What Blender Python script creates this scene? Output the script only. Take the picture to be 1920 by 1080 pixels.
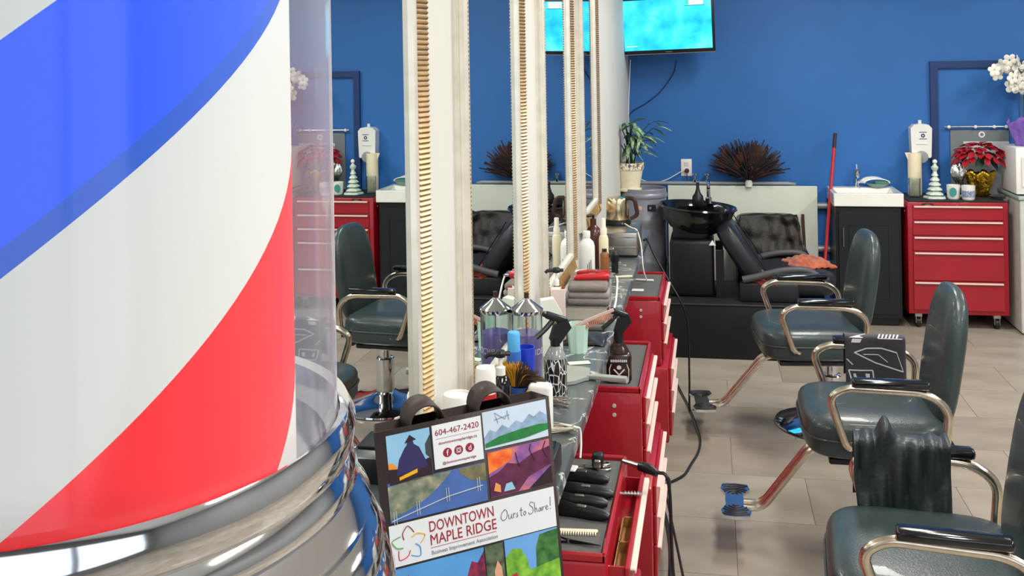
import bpy, bmesh, math, random
from mathutils import Vector, Matrix, Euler
R = math.radians
random.seed(7)
for o in list(bpy.data.objects): bpy.data.objects.remove(o)
SC = bpy.context.scene
COL = SC.collection

# ------------------------------------------------------------------ camera
F = 1923.0; TH = math.atan(370 / F); RHO = 0.017; PX, PY, H = 960.0, 126.0, 1.82
FW = Vector((-math.sin(TH), math.cos(TH), 0)); R0 = Vector((math.cos(TH), math.sin(TH), 0)); ZA = Vector((0, 0, 1))
RC = math.cos(RHO) * R0 - math.sin(RHO) * ZA
UC = math.cos(RHO) * ZA + math.sin(RHO) * R0
CP = Vector((0, 0, H))
cam = bpy.data.cameras.new('camera'); co = bpy.data.objects.new('camera', cam); COL.objects.link(co)
cam.sensor_fit = 'HORIZONTAL'; cam.sensor_width = 36; cam.lens = 36 * F / 1920
cam.shift_y = -(540 - PY) / 1920; cam.clip_start = .02; cam.clip_end = 100
m = Matrix((RC, UC, -FW)).transposed().to_4x4(); m.translation = CP
co.matrix_world = m
SC.camera = co

def ray(x, y): return FW + RC * ((x - PX) / F) - UC * ((y - PY) / F)
def onX(x, y, X): d = ray(x, y); return CP + d * (X / d.x)
def onY(x, y, Y): d = ray(x, y); return CP + d * (Y / d.y)
def onZ(x, y, Z): d = ray(x, y); return CP + d * ((Z - H) / d.z)

# ------------------------------------------------------------------ light
W = bpy.data.worlds.new('world'); SC.world = W; W.use_nodes = True
bg = W.node_tree.nodes['Background']; bg.inputs[0].default_value = (.86, .93, 1, 1); bg.inputs[1].default_value = 1.6
CEIL = 2.95
def area(x, y, sx, sy, power, col=(1, .965, .9)):
    l = bpy.data.lights.new('ceiling_lamp_offscreen', 'AREA'); l.shape = 'RECTANGLE'; l.size = sx; l.size_y = sy
    l.energy = power; l.color = col
    o = bpy.data.objects.new('ceiling_lamp_offscreen', l); COL.objects.link(o); o.location = (x, y, CEIL - .06)
    return o
for (x, y) in ((.75, .9), (.75, 3.3), (.75, 5.7), (2.9, .9), (2.9, 3.3), (2.9, 5.7)):
    area(x, y, .3, 1.2, 46)
SC.view_settings.view_transform = 'Standard'; SC.view_settings.look = 'None'
SC.view_settings.exposure = .03; SC.view_settings.gamma = 1.0; SC.view_settings.use_curve_mapping = False

# ------------------------------------------------------------------ materials
def lin(c):
    r = []
    for v in c[:3]:
        v = v / 255.0
        r.append(v / 12.92 if v <= .04045 else ((v + .055) / 1.055) ** 2.4)
    return (r[0], r[1], r[2], 1)
MATS = {}
def pm(name, col, rough=.5, metal=0., var=.08, scale=12., bump=0., bscale=None, emis=0., trans=0., coat=0., spec=.5, alpha=1., ior=1.45, sheen=0.):
    if name in MATS: return MATS[name]
    M = bpy.data.materials.new(name); M.use_nodes = True
    nt = M.node_tree; N = nt.nodes; L = nt.links; b = N['Principled BSDF']
    c = lin(col)
    tc = N.new('ShaderNodeTexCoord'); nz = N.new('ShaderNodeTexNoise'); nz.inputs['Scale'].default_value = scale; nz.inputs['Detail'].default_value = 4
    L.new(tc.outputs['Object'], nz.inputs['Vector'])
    rp = N.new('ShaderNodeValToRGB'); rp.color_ramp.elements[0].position = .3; rp.color_ramp.elements[1].position = .72
    rp.color_ramp.elements[0].color = (c[0] * (1 - var), c[1] * (1 - var), c[2] * (1 - var), 1)
    rp.color_ramp.elements[1].color = (min(1, c[0] * (1 + var)), min(1, c[1] * (1 + var)), min(1, c[2] * (1 + var)), 1)
    L.new(nz.outputs['Fac'], rp.inputs['Fac']); L.new(rp.outputs['Color'], b.inputs['Base Color'])
    b.inputs['Roughness'].default_value = rough; b.inputs['Metallic'].default_value = metal
    b.inputs['Specular IOR Level'].default_value = spec; b.inputs['Coat Weight'].default_value = coat
    b.inputs['Transmission Weight'].default_value = trans; b.inputs['IOR'].default_value = ior; b.inputs['Alpha'].default_value = alpha
    b.inputs['Sheen Weight'].default_value = sheen
    if emis:
        L.new(rp.outputs['Color'], b.inputs['Emission Color']); b.inputs['Emission Strength'].default_value = emis
    if bump:
        n2 = N.new('ShaderNodeTexNoise'); n2.inputs['Scale'].default_value = bscale or scale * 6; n2.inputs['Detail'].default_value = 3
        L.new(tc.outputs['Object'], n2.inputs['Vector'])
        bp = N.new('ShaderNodeBump'); bp.inputs['Strength'].default_value = bump; bp.inputs['Distance'].default_value = .01
        L.new(n2.outputs['Fac'], bp.inputs['Height']); L.new(bp.outputs['Normal'], b.inputs['Normal'])
    MATS[name] = M
    return M

def ramp_mat(name, tex, stops, rough=.5, metal=0., scale=(1, 1, 1), emis=0., detail=4., tscale=5., distortion=0., coords='Object', coat=0.):
    """noise / voronoi / gradient texture through a colour ramp"""
    if name in MATS: return MATS[name]
    M = bpy.data.materials.new(name); M.use_nodes = True
    nt = M.node_tree; N = nt.nodes; L = nt.links; b = N['Principled BSDF']
    tc = N.new('ShaderNodeTexCoord'); mp = N.new('ShaderNodeMapping'); mp.inputs['Scale'].default_value = scale
    L.new(tc.outputs[coords], mp.inputs['Vector'])
    if tex == 'noise':
        t = N.new('ShaderNodeTexNoise'); t.inputs['Scale'].default_value = tscale; t.inputs['Detail'].default_value = detail; t.inputs['Distortion'].default_value = distortion; out = t.outputs['Fac']
    elif tex == 'wave':
        t = N.new('ShaderNodeTexWave'); t.inputs['Scale'].default_value = tscale; t.inputs['Distortion'].default_value = distortion; t.inputs['Detail'].default_value = detail; out = t.outputs['Fac']
    elif tex == 'voronoi':
        t = N.new('ShaderNodeTexVoronoi'); t.feature = 'DISTANCE_TO_EDGE'; t.inputs['Scale'].default_value = tscale; out = t.outputs['Distance']
    else:
        t = N.new('ShaderNodeSeparateXYZ'); out = t.outputs['Z']
    L.new(mp.outputs['Vector'], t.inputs[0])
    rp = N.new('ShaderNodeValToRGB'); cr = rp.color_ramp
    cr.elements[0].position = stops[0][0]; cr.elements[0].color = lin(stops[0][1])
    cr.elements[1].position = stops[-1][0]; cr.elements[1].color = lin(stops[-1][1])
    for p, c in stops[1:-1]:
        e = cr.elements.new(p); e.color = lin(c)
    L.new(out, rp.inputs['Fac']); L.new(rp.outputs['Color'], b.inputs['Base Color'])
    b.inputs['Roughness'].default_value = rough; b.inputs['Metallic'].default_value = metal; b.inputs['Coat Weight'].default_value = coat
    if emis:
        L.new(rp.outputs['Color'], b.inputs['Emission Color']); b.inputs['Emission Strength'].default_value = emis
    MATS[name] = M
    return M

WHITE_WALL = pm('white_wall', (212, 212, 206), .7, var=.03, scale=3, bump=.05, bscale=60)
BLUE_WALL = pm('blue_wall', (40, 106, 180), .55, var=.06, scale=2.2, bump=.08, bscale=90)
CEIL_M = pm('ceiling_paint', (236, 234, 228), .8, var=.03)
CHROME = pm('chrome', (225, 226, 230), .07, 1., var=.03)
CHROME_W = pm('chrome_worn', (214, 200, 182), .2, 1., var=.12, scale=30)
STEEL = pm('brushed_steel', (176, 172, 166), .32, 1., var=.1, scale=25)
LEATHER = pm('chair_leather', (50, 63, 65), .34, var=.16, scale=9, bump=.12, bscale=160, coat=.15)
LEATHER_D = pm('wash_leather', (32, 35, 43), .38, var=.18, scale=8, bump=.12, bscale=140)
BLACK = pm('black_plastic', (22, 23, 26), .35, var=.15)
BLACK_M = pm('black_matt', (26, 28, 32), .6, var=.15)
BLACK_G = pm('black_gloss', (14, 15, 18), .12, var=.1, coat=.4)
RED = pm('red_paint', (158, 16, 34), .36, var=.1, scale=5, coat=.25)
MAT_G = pm('drawer_mat', (92, 92, 92), .8, var=.1, scale=60, bump=.25, bscale=700)
HANDLE = pm('handle_trim', (226, 208, 198), .35, var=.05)
WHITE_P = pm('white_plastic', (236, 236, 232), .35, var=.03)
CREAM = pm('cream_plastic', (238, 226, 194), .4, var=.04)
CERAMIC = pm('ceramic', (240, 240, 234), .15, var=.03, coat=.3)
GOLD = pm('champagne_gold', (190, 158, 112), .34, .85, var=.2, scale=40)
CHAMP = pm('champagne_silver', (232, 228, 216), .34, .4, var=.08, scale=20)
MIRROR = pm('mirror_glass', (222, 230, 228), 0.0, 1., var=0.)
GREEN = pm('leaf_green', (92, 128, 88), .5, var=.35, scale=30)
GREEN_D = pm('leaf_dark', (40, 66, 52), .5, var=.3, scale=30)
AMBER = pm('amber_plastic', (46, 30, 24), .2, var=.1, coat=.3)
GLASSY = pm('clear_glass', (235, 242, 240), .03, trans=1., var=0., ior=1.45)
PURPLE_L = pm('purple_liquid', (164, 140, 220), .15, var=.12, trans=0., scale=30)

# ------------------------------------------------------------------ mesh helpers
class MB:
    def __init__(s): s.v = []; s.f = []
    def add(s, v, f, M=None):
        n = len(s.v)
        s.v += [tuple((M @ Vector(p)) if M else p) for p in v]
        s.f += [tuple(n + i for i in q) for q in f]
        return s
    def box(s, x0, x1, y0, y1, z0, z1, M=None):
        v = [(x, y, z) for z in (z0, z1) for y in (y0, y1) for x in (x0, x1)]
        return s.add(v, [(0, 2, 3, 1), (4, 5, 7, 6), (0, 1, 5, 4), (2, 6, 7, 3), (0, 4, 6, 2), (1, 3, 7, 5)], M)
    def rbox(s, c, d, r=.01, seg=2, M=None):
        bm = bmesh.new(); bmesh.ops.create_cube(bm, size=1)
        for v in bm.verts: v.co = Vector((v.co.x * d[0], v.co.y * d[1], v.co.z * d[2]))
        bmesh.ops.bevel(bm, geom=list(bm.edges), offset=min(r, min(d) * .49), segments=seg, profile=.5, affect='EDGES', clamp_overlap=True)
        bm.verts.index_update()
        v = [(p.co.x + c[0], p.co.y + c[1], p.co.z + c[2]) for p in bm.verts]; f = [tuple(q.index for q in fc.verts) for fc in bm.faces]
        bm.free(); return s.add(v, f, M)
    def lathe(s, prof, n=24, c=(0, 0, 0), M=None, sx=1., sy=1., cap=True):
        v = []; f = []
        for (r, z) in prof:
            for i in range(n):
                a = 2 * math.pi * i / n; v.append((c[0] + sx * r * math.cos(a), c[1] + sy * r * math.sin(a), c[2] + z))
        for k in range(len(prof) - 1):
            for i in range(n):
                j = (i + 1) % n; f.append((k * n + i, k * n + j, (k + 1) * n + j, (k + 1) * n + i))
        if cap:
            if prof[0][0] > 1e-5: f.append(tuple(reversed(range(n))))
            if prof[-1][0] > 1e-5: f.append(tuple((len(prof) - 1) * n + i for i in range(n)))
        return s.add(v, f, M)
    def tube(s, pts, r, n=8, closed=False, M=None, flat=1.):
        P = [Vector(p) for p in pts]; N = len(P); v = []; f = []
        rr = r if isinstance(r, (list, tuple)) else [r] * N
        up = None
        for i in range(N):
            a = P[(i - 1) % N] if (closed or i > 0) else P[i]; b = P[(i + 1) % N] if (closed or i < N - 1) else P[i]
            t = (b - a).normalized()
            if up is None: up = t.orthogonal().normalized()
            up = (up - t * up.dot(t)); up = up.normalized() if up.length > 1e-6 else t.orthogonal().normalized()
            sd = t.cross(up)
            for k in range(n):
                q = 2 * math.pi * k / n; p = P[i] + (up * math.cos(q) + sd * math.sin(q) * flat) * rr[i]; v.append(tuple(p))
        for i in range(N if closed else N - 1):
            j = (i + 1) % N
            for k in range(n):
                l = (k + 1) % n; f.append((i * n + k, i * n + l, j * n + l, j * n + k))
        if not closed:
            f.append(tuple(reversed(range(n)))); f.append(tuple((N - 1) * n + k for k in range(n)))
        return s.add(v, f, M)
    def prism(s, poly, a, b, M=None):
        """polygon in local XZ, extruded along Y from a to b"""
        n = len(poly); v = [(x, a, z) for x, z in poly] + [(x, b, z) for x, z in poly]
        f = [tuple(range(n)), tuple(reversed(range(n, 2 * n)))] + [(i, n + i, n + (i + 1) % n, (i + 1) % n) for i in range(n)]
        return s.add(v, f, M)
    def superq(s, c, d, e1=.5, e2=.5, n=24, mrows=14, M=None):
        def p(a, e): return math.copysign(abs(a) ** e, a)
        v = []; f = []
        for i in range(mrows + 1):
            ph = -math.pi / 2 + math.pi * i / mrows
            for k in range(n):
                th = 2 * math.pi * k / n
                v.append((c[0] + d[0] / 2 * p(math.cos(ph), e1) * p(math.cos(th), e2), c[1] + d[1] / 2 * p(math.cos(ph), e1) * p(math.sin(th), e2), c[2] + d[2] / 2 * p(math.sin(ph), e1)))
        for i in range(mrows):
            for k in range(n):
                l = (k + 1) % n; f.append((i * n + k, i * n + l, (i + 1) * n + l, (i + 1) * n + k))
        return s.add(v, f, M)
    def grid(s, fn, nu, nv, M=None):
        v = [tuple(fn(i / nu, j / nv)) for i in range(nu + 1) for j in range(nv + 1)]
        f = [(i * (nv + 1) + j, (i + 1) * (nv + 1) + j, (i + 1) * (nv + 1) + j + 1, i * (nv + 1) + j + 1) for i in range(nu) for j in range(nv)]
        return s.add(v, f, M)
    def build(s, name, mat, parent=None, ang=35, solid=0.):
        me = bpy.data.meshes.new(name); me.from_pydata(s.v, [], s.f)
        bm = bmesh.new(); bm.from_mesh(me)
        bmesh.ops.remove_doubles(bm, verts=bm.verts, dist=1e-6)
        bmesh.ops.recalc_face_normals(bm, faces=bm.faces)
        bm.to_mesh(me); bm.free()
        me.polygons.foreach_set('use_smooth', [True] * len(me.polygons)); me.set_sharp_from_angle(angle=R(ang)); me.update()
        me.materials.append(mat)
        o = bpy.data.objects.new(name, me); COL.objects.link(o)
        if parent: o.parent = parent
        if solid:
            md = o.modifiers.new('thickness', 'SOLIDIFY'); md.thickness = solid; md.offset = 0
        return o

def tag(o, label=None, cat=None, group=None, kind=None):
    if label: o['label'] = label
    if cat: o['category'] = cat
    if group: o['group'] = group
    if kind: o['kind'] = kind
    return o
def thing(name, label, cat, loc=(0, 0, 0), rz=0., group=None, rx=0., ry=0.):
    o = bpy.data.objects.new(name, None); COL.objects.link(o); o.empty_display_size = .05
    o.location = loc; o.rotation_euler = (rx, ry, rz); tag(o, label, cat, group); return o
def copy_obj(o, parent=None, loc=None, rot=None, scale=None):
    c = o.copy(); COL.objects.link(c)
    if parent is not None: c.parent = parent
    if loc is not None: c.location = loc
    if rot is not None: c.rotation_euler = rot
    if scale is not None: c.scale = scale
    return c
def part_world(o, t):
    o.parent = t; o.matrix_parent_inverse = Matrix.LocRotScale(t.location, t.rotation_euler, None).inverted()
def cat_rom(pts, n=6, closed=False):
    P = [Vector(p) for p in pts]; out = []; N = len(P)
    for i in range(N if closed else N - 1):
        p1, p2 = P[i], P[(i + 1) % N]
        p0 = P[(i - 1) % N] if (closed or i > 0) else p1 * 2 - p2
        p3 = P[(i + 2) % N] if (closed or i < N - 2) else p2 * 2 - p1
        for k in range(n):
            t = k / n
            out.append(.5 * ((2 * p1) + (p2 - p0) * t + (2 * p0 - 5 * p1 + 4 * p2 - p3) * t * t + (3 * p1 - p0 - 3 * p2 + p3) * t ** 3))
    if not closed: out.append(P[-1])
    return out
def rpoly(pts, r, n=5):
    """polyline with its inner corners rounded"""
    P = [Vector(p) for p in pts]; out = [P[0]]
    for i in range(1, len(P) - 1):
        a, b, c = P[i - 1], P[i], P[i + 1]; d1 = (a - b); d2 = (c - b); q = min(r, d1.length * .48, d2.length * .48)
        s = b + d1.normalized() * q; e = b + d2.normalized() * q
        for k in range(n + 1):
            t = k / n; out.append(s * (1 - t) ** 2 + b * 2 * t * (1 - t) + e * t * t)
    out.append(P[-1]); return out
def text_part(body, size, mat, parent, loc=(0, 0, 0), rot=(R(90), 0, 0), name='lettering', align='CENTER', thick=.0004, sx=1., bold=0., fn=None, fitw=None):
    cu = bpy.data.curves.new('t', 'FONT'); cu.body = body; cu.size = size; cu.align_x = align; cu.align_y = 'CENTER'; cu.extrude = thick; cu.offset = bold
    cu.resolution_u = 3
    o = bpy.data.objects.new('t', cu); COL.objects.link(o)
    dg = bpy.context.evaluated_depsgraph_get(); me = bpy.data.meshes.new_from_object(o.evaluated_get(dg))
    bpy.data.objects.remove(o); bpy.data.curves.remove(cu)
    if fitw:
        xs = [v.co.x for v in me.vertices]; sx = fitw / (max(xs) - min(xs))
    for v in me.vertices: v.co.x *= sx
    if fn:
        for v in me.vertices: v.co = fn(v.co)
    me.materials.clear(); me.materials.append(mat); me.name = name
    t = bpy.data.objects.new(name, me); COL.objects.link(t); t.parent = parent; t.location = loc; t.rotation_euler = rot
    return t

# ------------------------------------------------------------------ room shell
XL, XR, YB, YF = -.602, 4.3, 7.8, -1.6
def struct(name, mb, mat, parent=None):
    o = mb.build(name, mat, parent)
    if not parent: o['kind'] = 'structure'
    return o
fl = struct('floor', MB().box(XL - .1, XR + .1, YF - .1, YB + .1, -.12, -.004), pm('grout', (128, 120, 110), .8))
TW, TL = .62, .46
tile_m = []
for k, c in enumerate(((156, 149, 136), (147, 139, 127), (163, 156, 144), (151, 141, 128))):
    tile_m.append(ramp_mat('vinyl_tile_%d' % k, 'noise', [(.25, tuple(int(q * .86) for q in c)), (.5, c), (.75, tuple(min(255, int(q * 1.07)) for q in c))], .42, tscale=2.6, detail=6, scale=(1, 2.2, 1), coat=.1))
tile_src = {}
def tile(x0, x1, y0, y1):
    key = (round(x1 - x0, 3), round(y1 - y0, 3), random.randrange(4))
    if key not in tile_src:
        g = .0012; o = MB().box(g, key[0] - g, g, key[1] - g, -.006, 0).build('floor_tile', tile_m[key[2]], fl); tile_src[key] = o
    else: o = copy_obj(tile_src[key], fl)
    o.location = (x0, y0, 0)
y = 4.64 - TL * 14; row = 0
while y < YB:
    off = .07 if row % 2 == 0 else .38
    x = off - TW * 2
    y0, y1 = max(y, YF), min(y + TL, YB)
    if y1 - y0 > .02:
        while x < XR:
            x0, x1 = max(x, XL), min(x + TW, XR)
            if x1 - x0 > .02: tile(x0, x1, y0, y1)
            x += TW
    y += TL; row += 1
struct('wall_left', MB().box(XL - .12, XL, YF - .1, YB + .1, -.1, CEIL), WHITE_WALL)
struct('wall_back', MB().box(XL, XR + .1, YB, YB + .12, -.1, CEIL), BLUE_WALL)
struct('wall_right', MB().box(XR, XR + .12, YF - .1, YB, -.1, CEIL), pm('right_wall_grey', (140, 142, 144), .7))
struct('ceiling', MB().box(XL - .12, XR + .12, YF - .1, YB + .12, CEIL, CEIL + .1), CEIL_M)
wf = MB(); wf.box(XL, XR, YF - .12, YF, -.1, .5); wf.box(XL, XR, YF - .12, YF, 2.6, CEIL); wf.box(XL, XL + .25, YF - .12, YF, .5, 2.6); wf.box(XR - .4, XR, YF - .12, YF, .5, 2.6)
struct('wall_front', wf, pm('front_grey', (112, 112, 112), .7))
fr = MB()
for x in (XL + .25, 1.55, XR - .46): fr.box(x, x + .06, YF - .09, YF - .02, .5, 2.6)
fr.box(XL + .25, XR - .4, YF - .09, YF - .02, .5, .56); fr.box(XL + .25, XR - .4, YF - .09, YF - .02, 2.54, 2.6)
win = struct('window_1', fr, pm('window_metal', (120, 122, 124), .4, .8))
tr = MB(); fx = onY(1742, 115, YB).x; fz = onY(1742, 115, YB).z
DKB = pm('dark_blue_trim', (24, 54, 108), .5, var=.1)
tr.box(fx, fx + .05, YB - .03, YB + .01, .2, fz); tr.box(fx + .05, fx + 1.35, YB - .03, YB + .01, fz - .05, fz); tr.box(fx + 1.35, fx + 1.4, YB - .03, YB + .01, .2, fz)
struct('trim_1', tr, DKB)
bb = MB(); bb.box(XL + .01, XR, YB - .012, YB, 0, .09)
struct('baseboard_back', bb, pm('baseboard', (30, 52, 96), .5))
for i, zc in enumerate((.458, .36, .771)):
    p = MB().tube([(.66, YB - .035, zc), (.92, YB - .035, zc)], .025 if i != 1 else .014, 12)
    tag(p.build('wall_pipe', pm('pipe_grey', (150, 155, 158), .4, .3)), ['grey horizontal pipe between white board and black vanity, thick and low', 'thin grey pipe low on blue wall behind the red mop handle', 'grey drain pipe entering the vanity just under its sink'][i], 'pipe')

# ------------------------------------------------------------------ mirrors
PROF = [(0, 0), (0, .01), (.003, .012), (.003, .018), (.0, .02), (.0, .027), (.004, .029), (.004, .034), (.006, .038), (.015, .042), (.02, .04), (.058, .026), (.062, .029), (.072, .029), (.078, .026), (.082, .012)]
PROF = [(w_, p_ * .8) for w_, p_ in PROF]
def mirror(y0, y1, z0, z1, label):
    t = thing('wall_mirror', label, 'mirror', (XL, (y0 + y1) / 2, z0), 0, 'ornate mirrors along the white wall')
    a, b, hgt = (y0 - y1) / 2, (y1 - y0) / 2, z1 - z0
    mb = MB(); v = []; f = []
    for (w, p) in PROF: v += [(p, a + w, w), (p, b - w, w), (p, b - w, hgt - w), (p, a + w, hgt - w)]
    for k in range(len(PROF) - 1):
        for i in range(4):
            j = (i + 1) % 4; f.append((k * 4 + i, k * 4 + j, (k + 1) * 4 + j, (k + 1) * 4 + i))
    mb.add(v, f); mb.build('frame', CHAMP, t, 20)
    g = MB().box(.002, .0098, a + .078, b - .078, .078, hgt - .078).build('mirror_glass', MIRROR, t)
    rb = MB(); st = .0106
    def rib(o, d, c):  # o start (ridge side), d vector to the inner side, c half-width vector
        o = Vector(o); d = Vector(d); c = Vector(c); up = Vector((.0045, 0, 0))
        vv = [o - c, o + c, o + d + c, o + d - c, o + up, o + d + up]
        rb.add([tuple(q) for q in vv], [(0, 4, 5, 3), (4, 1, 2, 5), (0, 1, 4), (3, 5, 2)])
    s0, s1, p0, p1 = .019, .0585, .0322, .0204
    n = int((hgt - .1) / st)
    for i in range(n):
        z = .05 + i * st
        rib((p0, b - s0, z), (p1 - p0, -(s1 - s0), 0), (0, 0, st * .46)); rib((p0, a + s0, z), (p1 - p0, (s1 - s0), 0), (0, 0, st * .46))
    for i in range(int((y1 - y0 - .1) / st)):
        yy = a + .05 + i * st
        rib((p0, yy, s0), (p1 - p0, 0, s1 - s0), (0, st * .46, 0)); rib((p0, yy, hgt - s0), (p1 - p0, 0, -(s1 - s0)), (0, st * .46, 0))
    o = rb.build('rib_trim', GOLD, t, 20); o['kind'] = 'stuff'; o['label'] = 'gold ribbed trim'
    return t
mirror(1.235, 2.06, .91, 2.5, 'tall champagne framed mirror reflecting the back sink, white canister at its foot')
mirror(2.384, 3.2, .93, 2.5, 'tall champagne framed mirror standing behind the jar of purple disinfectant')
mirror(3.564, 4.396, .945, 2.5, 'tall champagne framed mirror behind the two white squeeze bottles and red clippers')
mirror(4.688, 5.396, 1.05, 2.5, 'tall champagne framed mirror hung higher, behind the steel kettle')

# ------------------------------------------------------------------ marble shelf
MZ, MX = .88, -.346
MARB = ramp_mat('black_marble', 'noise', [(.0, (58, 64, 66)), (.49, (78, 86, 88)), (.5, (214, 216, 212)), (.508, (84, 92, 94)), (1, (66, 72, 76))], .28, tscale=3.2, detail=5, distortion=1.2, coat=.2)
ms = MB().rbox(((XL + MX) / 2, 3.15, MZ - .02), (MX - XL, 5.5, .04), .004, 1).build('marble_shelf', MARB)
ms.data.transform(Matrix.Translation((0, 0, 0)))
tag(ms, 'long dark grey marble shelf with white veins running under the mirrors', 'shelf')

# ------------------------------------------------------------------ red tool chests
def caster(t, x, y, name='caster'):
    c = MB(); c.rbox((x, y, .085), (.05, .045, .03), .004, 1)
    c.box(x - .018, x - .014, y - .022, y + .022, .03, .085); c.box(x + .014, x + .018, y - .022, y + .022, .03, .085)
    c = c.build(name, STEEL, t)
    wv = MB(); M = Matrix.Translation((x, y, .038)) @ Matrix.Rotation(R(90), 4, 'Y')
    wv.lathe([(.02, -.013), (.036, -.012), (.038, 0), (.036, .012), (.02, .013)], 16, M=M).build('wheel', BLACK, c)
def drawer(t, w, z0, z1, yf, open_=0., hm=HANDLE):
    d = MB().rbox((0, yf - .006 - open_, (z0 + z1) / 2), (w, .012, z1 - z0), .003, 1).build('drawer', RED, t)
    hb = MB(); zz = z1 - .008
    hb.rbox((0, yf - .018 - open_, zz), (w * .97, .014, .006), .002, 1); hb.rbox((0, yf - .024 - open_, zz - .004), (w * .97, .003, .007), .001, 1)
    hb.build('handle', hm, d)
    if open_ > 0:
        tr = MB(); h2 = min(z1 - z0 - .02, .06); zb = z0 + .015
        tr.box(-w / 2 + .01, w / 2 - .01, yf - open_, yf + .02, zb, zb + .006); tr.box(-w / 2 + .01, -w / 2 + .016, yf - open_, yf + .02, zb, zb + h2); tr.box(w / 2 - .016, w / 2 - .01, yf - open_, yf + .02, zb, zb + h2)
        tr.build('tray', RED, d)
    return d
def rivets(t, w, dep, hgt):
    for sx in (-1, 1):
        for k in range(2):
            M = Matrix.Translation((sx * w / 2, -dep / 2 + .09, hgt - .045 - .03 * k)) @ Matrix.Rotation(R(90), 4, 'Y')
            MB().lathe([(0, -.003), (.006, -.003), (.007, 0), (.006, .003), (0, .003)], 12, M=M).build('rivet', pm('rivet_zinc', (206, 200, 196), .5, .2), t)
def chest(label, loc, rz, w, dep, hgt, splits, group, open_idx=None, opn=0., two=False):
    t = thing('tool_chest', label, 'tool chest', loc, rz, group)
    zs = .44 if two else .1; low = .03
    MB().rbox((0, 0, (hgt + zs) / 2), (w, dep, hgt - zs), .008, 2).build('upper_body' if two else 'body', RED, t)
    if two:
        MB().rbox((0, -low / 2, .27), (w + .06, dep + low, .34), .008, 2).build('lower_body', RED, t)
        b2 = MB(); q = .012
        b2.rbox((0, -dep / 2 + q / 2, hgt + .008), (w, q, .02), .004, 1); b2.rbox((0, dep / 2 - q / 2, hgt + .012), (w, q, .028), .004, 1)
        b2.rbox((-w / 2 + q / 2, 0, hgt + .008), (q, dep, .02), .004, 1); b2.rbox((w / 2 - q / 2, 0, hgt + .008), (q, dep, .02), .004, 1)
        b2.build('rim', RED, t)
        MB().rbox((0, 0, hgt + .003), (w - .026, dep - .026, .006), .002, 1).build('liner_mat', MAT_G, t)
        zt = .43
        for s_ in (.1, .1, .12): drawer(t, w * .92, zt - s_ + .006, zt, -dep / 2 - low); zt -= s_
    zt = hgt - .02
    for i, s_ in enumerate(splits):
        drawer(t, w * .9, zt - s_ + .006, zt, -dep / 2, opn if i == open_idx else 0.); zt -= s_
    rivets(t, w, dep, hgt)
    for sx in (-1, 1):
        for sy in (-1, 1): caster(t, sx * (w / 2 - .07), sy * (dep / 2 - .06))
    return t
CG = 'red tool chests under the marble shelf'
CZ, CX = .74, -.42
spl = [.085, .09, .09]
chest('red tool chest under shelf end beside the grey steel drum', (CX, 5.02, 0), R(90), .58, .365, CZ, spl, CG, two=True)
chest('red tool chest under marble shelf with brown spray bottle on its top', (CX, 3.68, 0), R(90), .58, .365, CZ, spl, CG, two=True)
chC = chest('red tool chest under marble shelf with clippers and scissors on top and top drawer open', (CX, 2.51, 0), R(90), .58, .365, CZ, spl, CG, 0, .036, True)
# back chest
pc = onY(1795, 380, 7.35)
ch = chest('red rolling tool chest with mugs and red poinsettia on top', (1.623, 7.35 + .215, 0), 0, .64, .44, .86, [.105, .105, .105, .20, .2], None)
bd = MB().rbox((-.19, -.226, .835), (.075, .006, .03), .002, 1).build('badge', BLACK, ch)
MB().lathe([(0, -.002), (.024, -.002), (.024, .001), (0, .001)], 20, (0, 0, 0), Matrix.Translation((-.19, -.23, .835)) @ Matrix.Rotation(R(90), 4, 'X'), sy=.4).build('badge_oval', STEEL, bd)
MB().rbox((0, 0, .864), (.62, .44, .01), .003, 1).build('top_mat', BLACK_M, ch)
MB().lathe([(0, -.004), (.008, -.004), (.008, .004), (0, .004)], 12, (0, 0, 0), Matrix.Translation((.0, -.224, .835)) @ Matrix.Rotation(R(90), 4, 'X')).build('lock', STEEL, ch)
BTOP = .869

# ------------------------------------------------------------------ barber pole (foreground)
PD = .44
pb = CP + ray(80, 126) * PD
RG = .1222; RI = .1037; ZR = H - .355 * PD
M = bpy.data.materials.new('spiral_stripes'); M.use_nodes = True
nt = M.node_tree; N = nt.nodes; L = nt.links; b = N['Principled BSDF']
tc = N.new('ShaderNodeTexCoord'); sp = N.new('ShaderNodeSeparateXYZ'); L.new(tc.outputs['Object'], sp.inputs[0])
at2 = N.new('ShaderNodeMath'); at2.operation = 'ARCTAN2'; L.new(sp.outputs['Y'], at2.inputs[0]); L.new(sp.outputs['X'], at2.inputs[1])
k1 = N.new('ShaderNodeMath'); k1.operation = 'MULTIPLY'; k1.inputs[1].default_value = -1 / (2 * math.pi); L.new(at2.outputs[0], k1.inputs[0])
PITCH = .5027
k2 = N.new('ShaderNodeMath'); k2.operation = 'MULTIPLY_ADD'; k2.inputs[1].default_value = 1 / PITCH; L.new(sp.outputs['Z'], k2.inputs[0]); L.new(k1.outputs[0], k2.inputs[2])
k3 = N.new('ShaderNodeMath'); k3.operation = 'ADD'; k3.inputs[1].default_value = 0.1; L.new(k2.outputs[0], k3.inputs[0])
STRIPE_PHASE = k3
fr_ = N.new('ShaderNodeMath'); fr_.operation = 'FRACT'; L.new(k3.outputs[0], fr_.inputs[0])
rp = N.new('ShaderNodeValToRGB'); rp.color_ramp.interpolation = 'CONSTANT'
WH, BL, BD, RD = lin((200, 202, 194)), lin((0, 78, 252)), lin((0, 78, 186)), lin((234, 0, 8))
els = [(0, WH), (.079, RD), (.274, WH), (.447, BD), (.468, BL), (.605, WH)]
rp.color_ramp.elements[0].position = 0; rp.color_ramp.elements[0].color = els[0][1]
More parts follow.
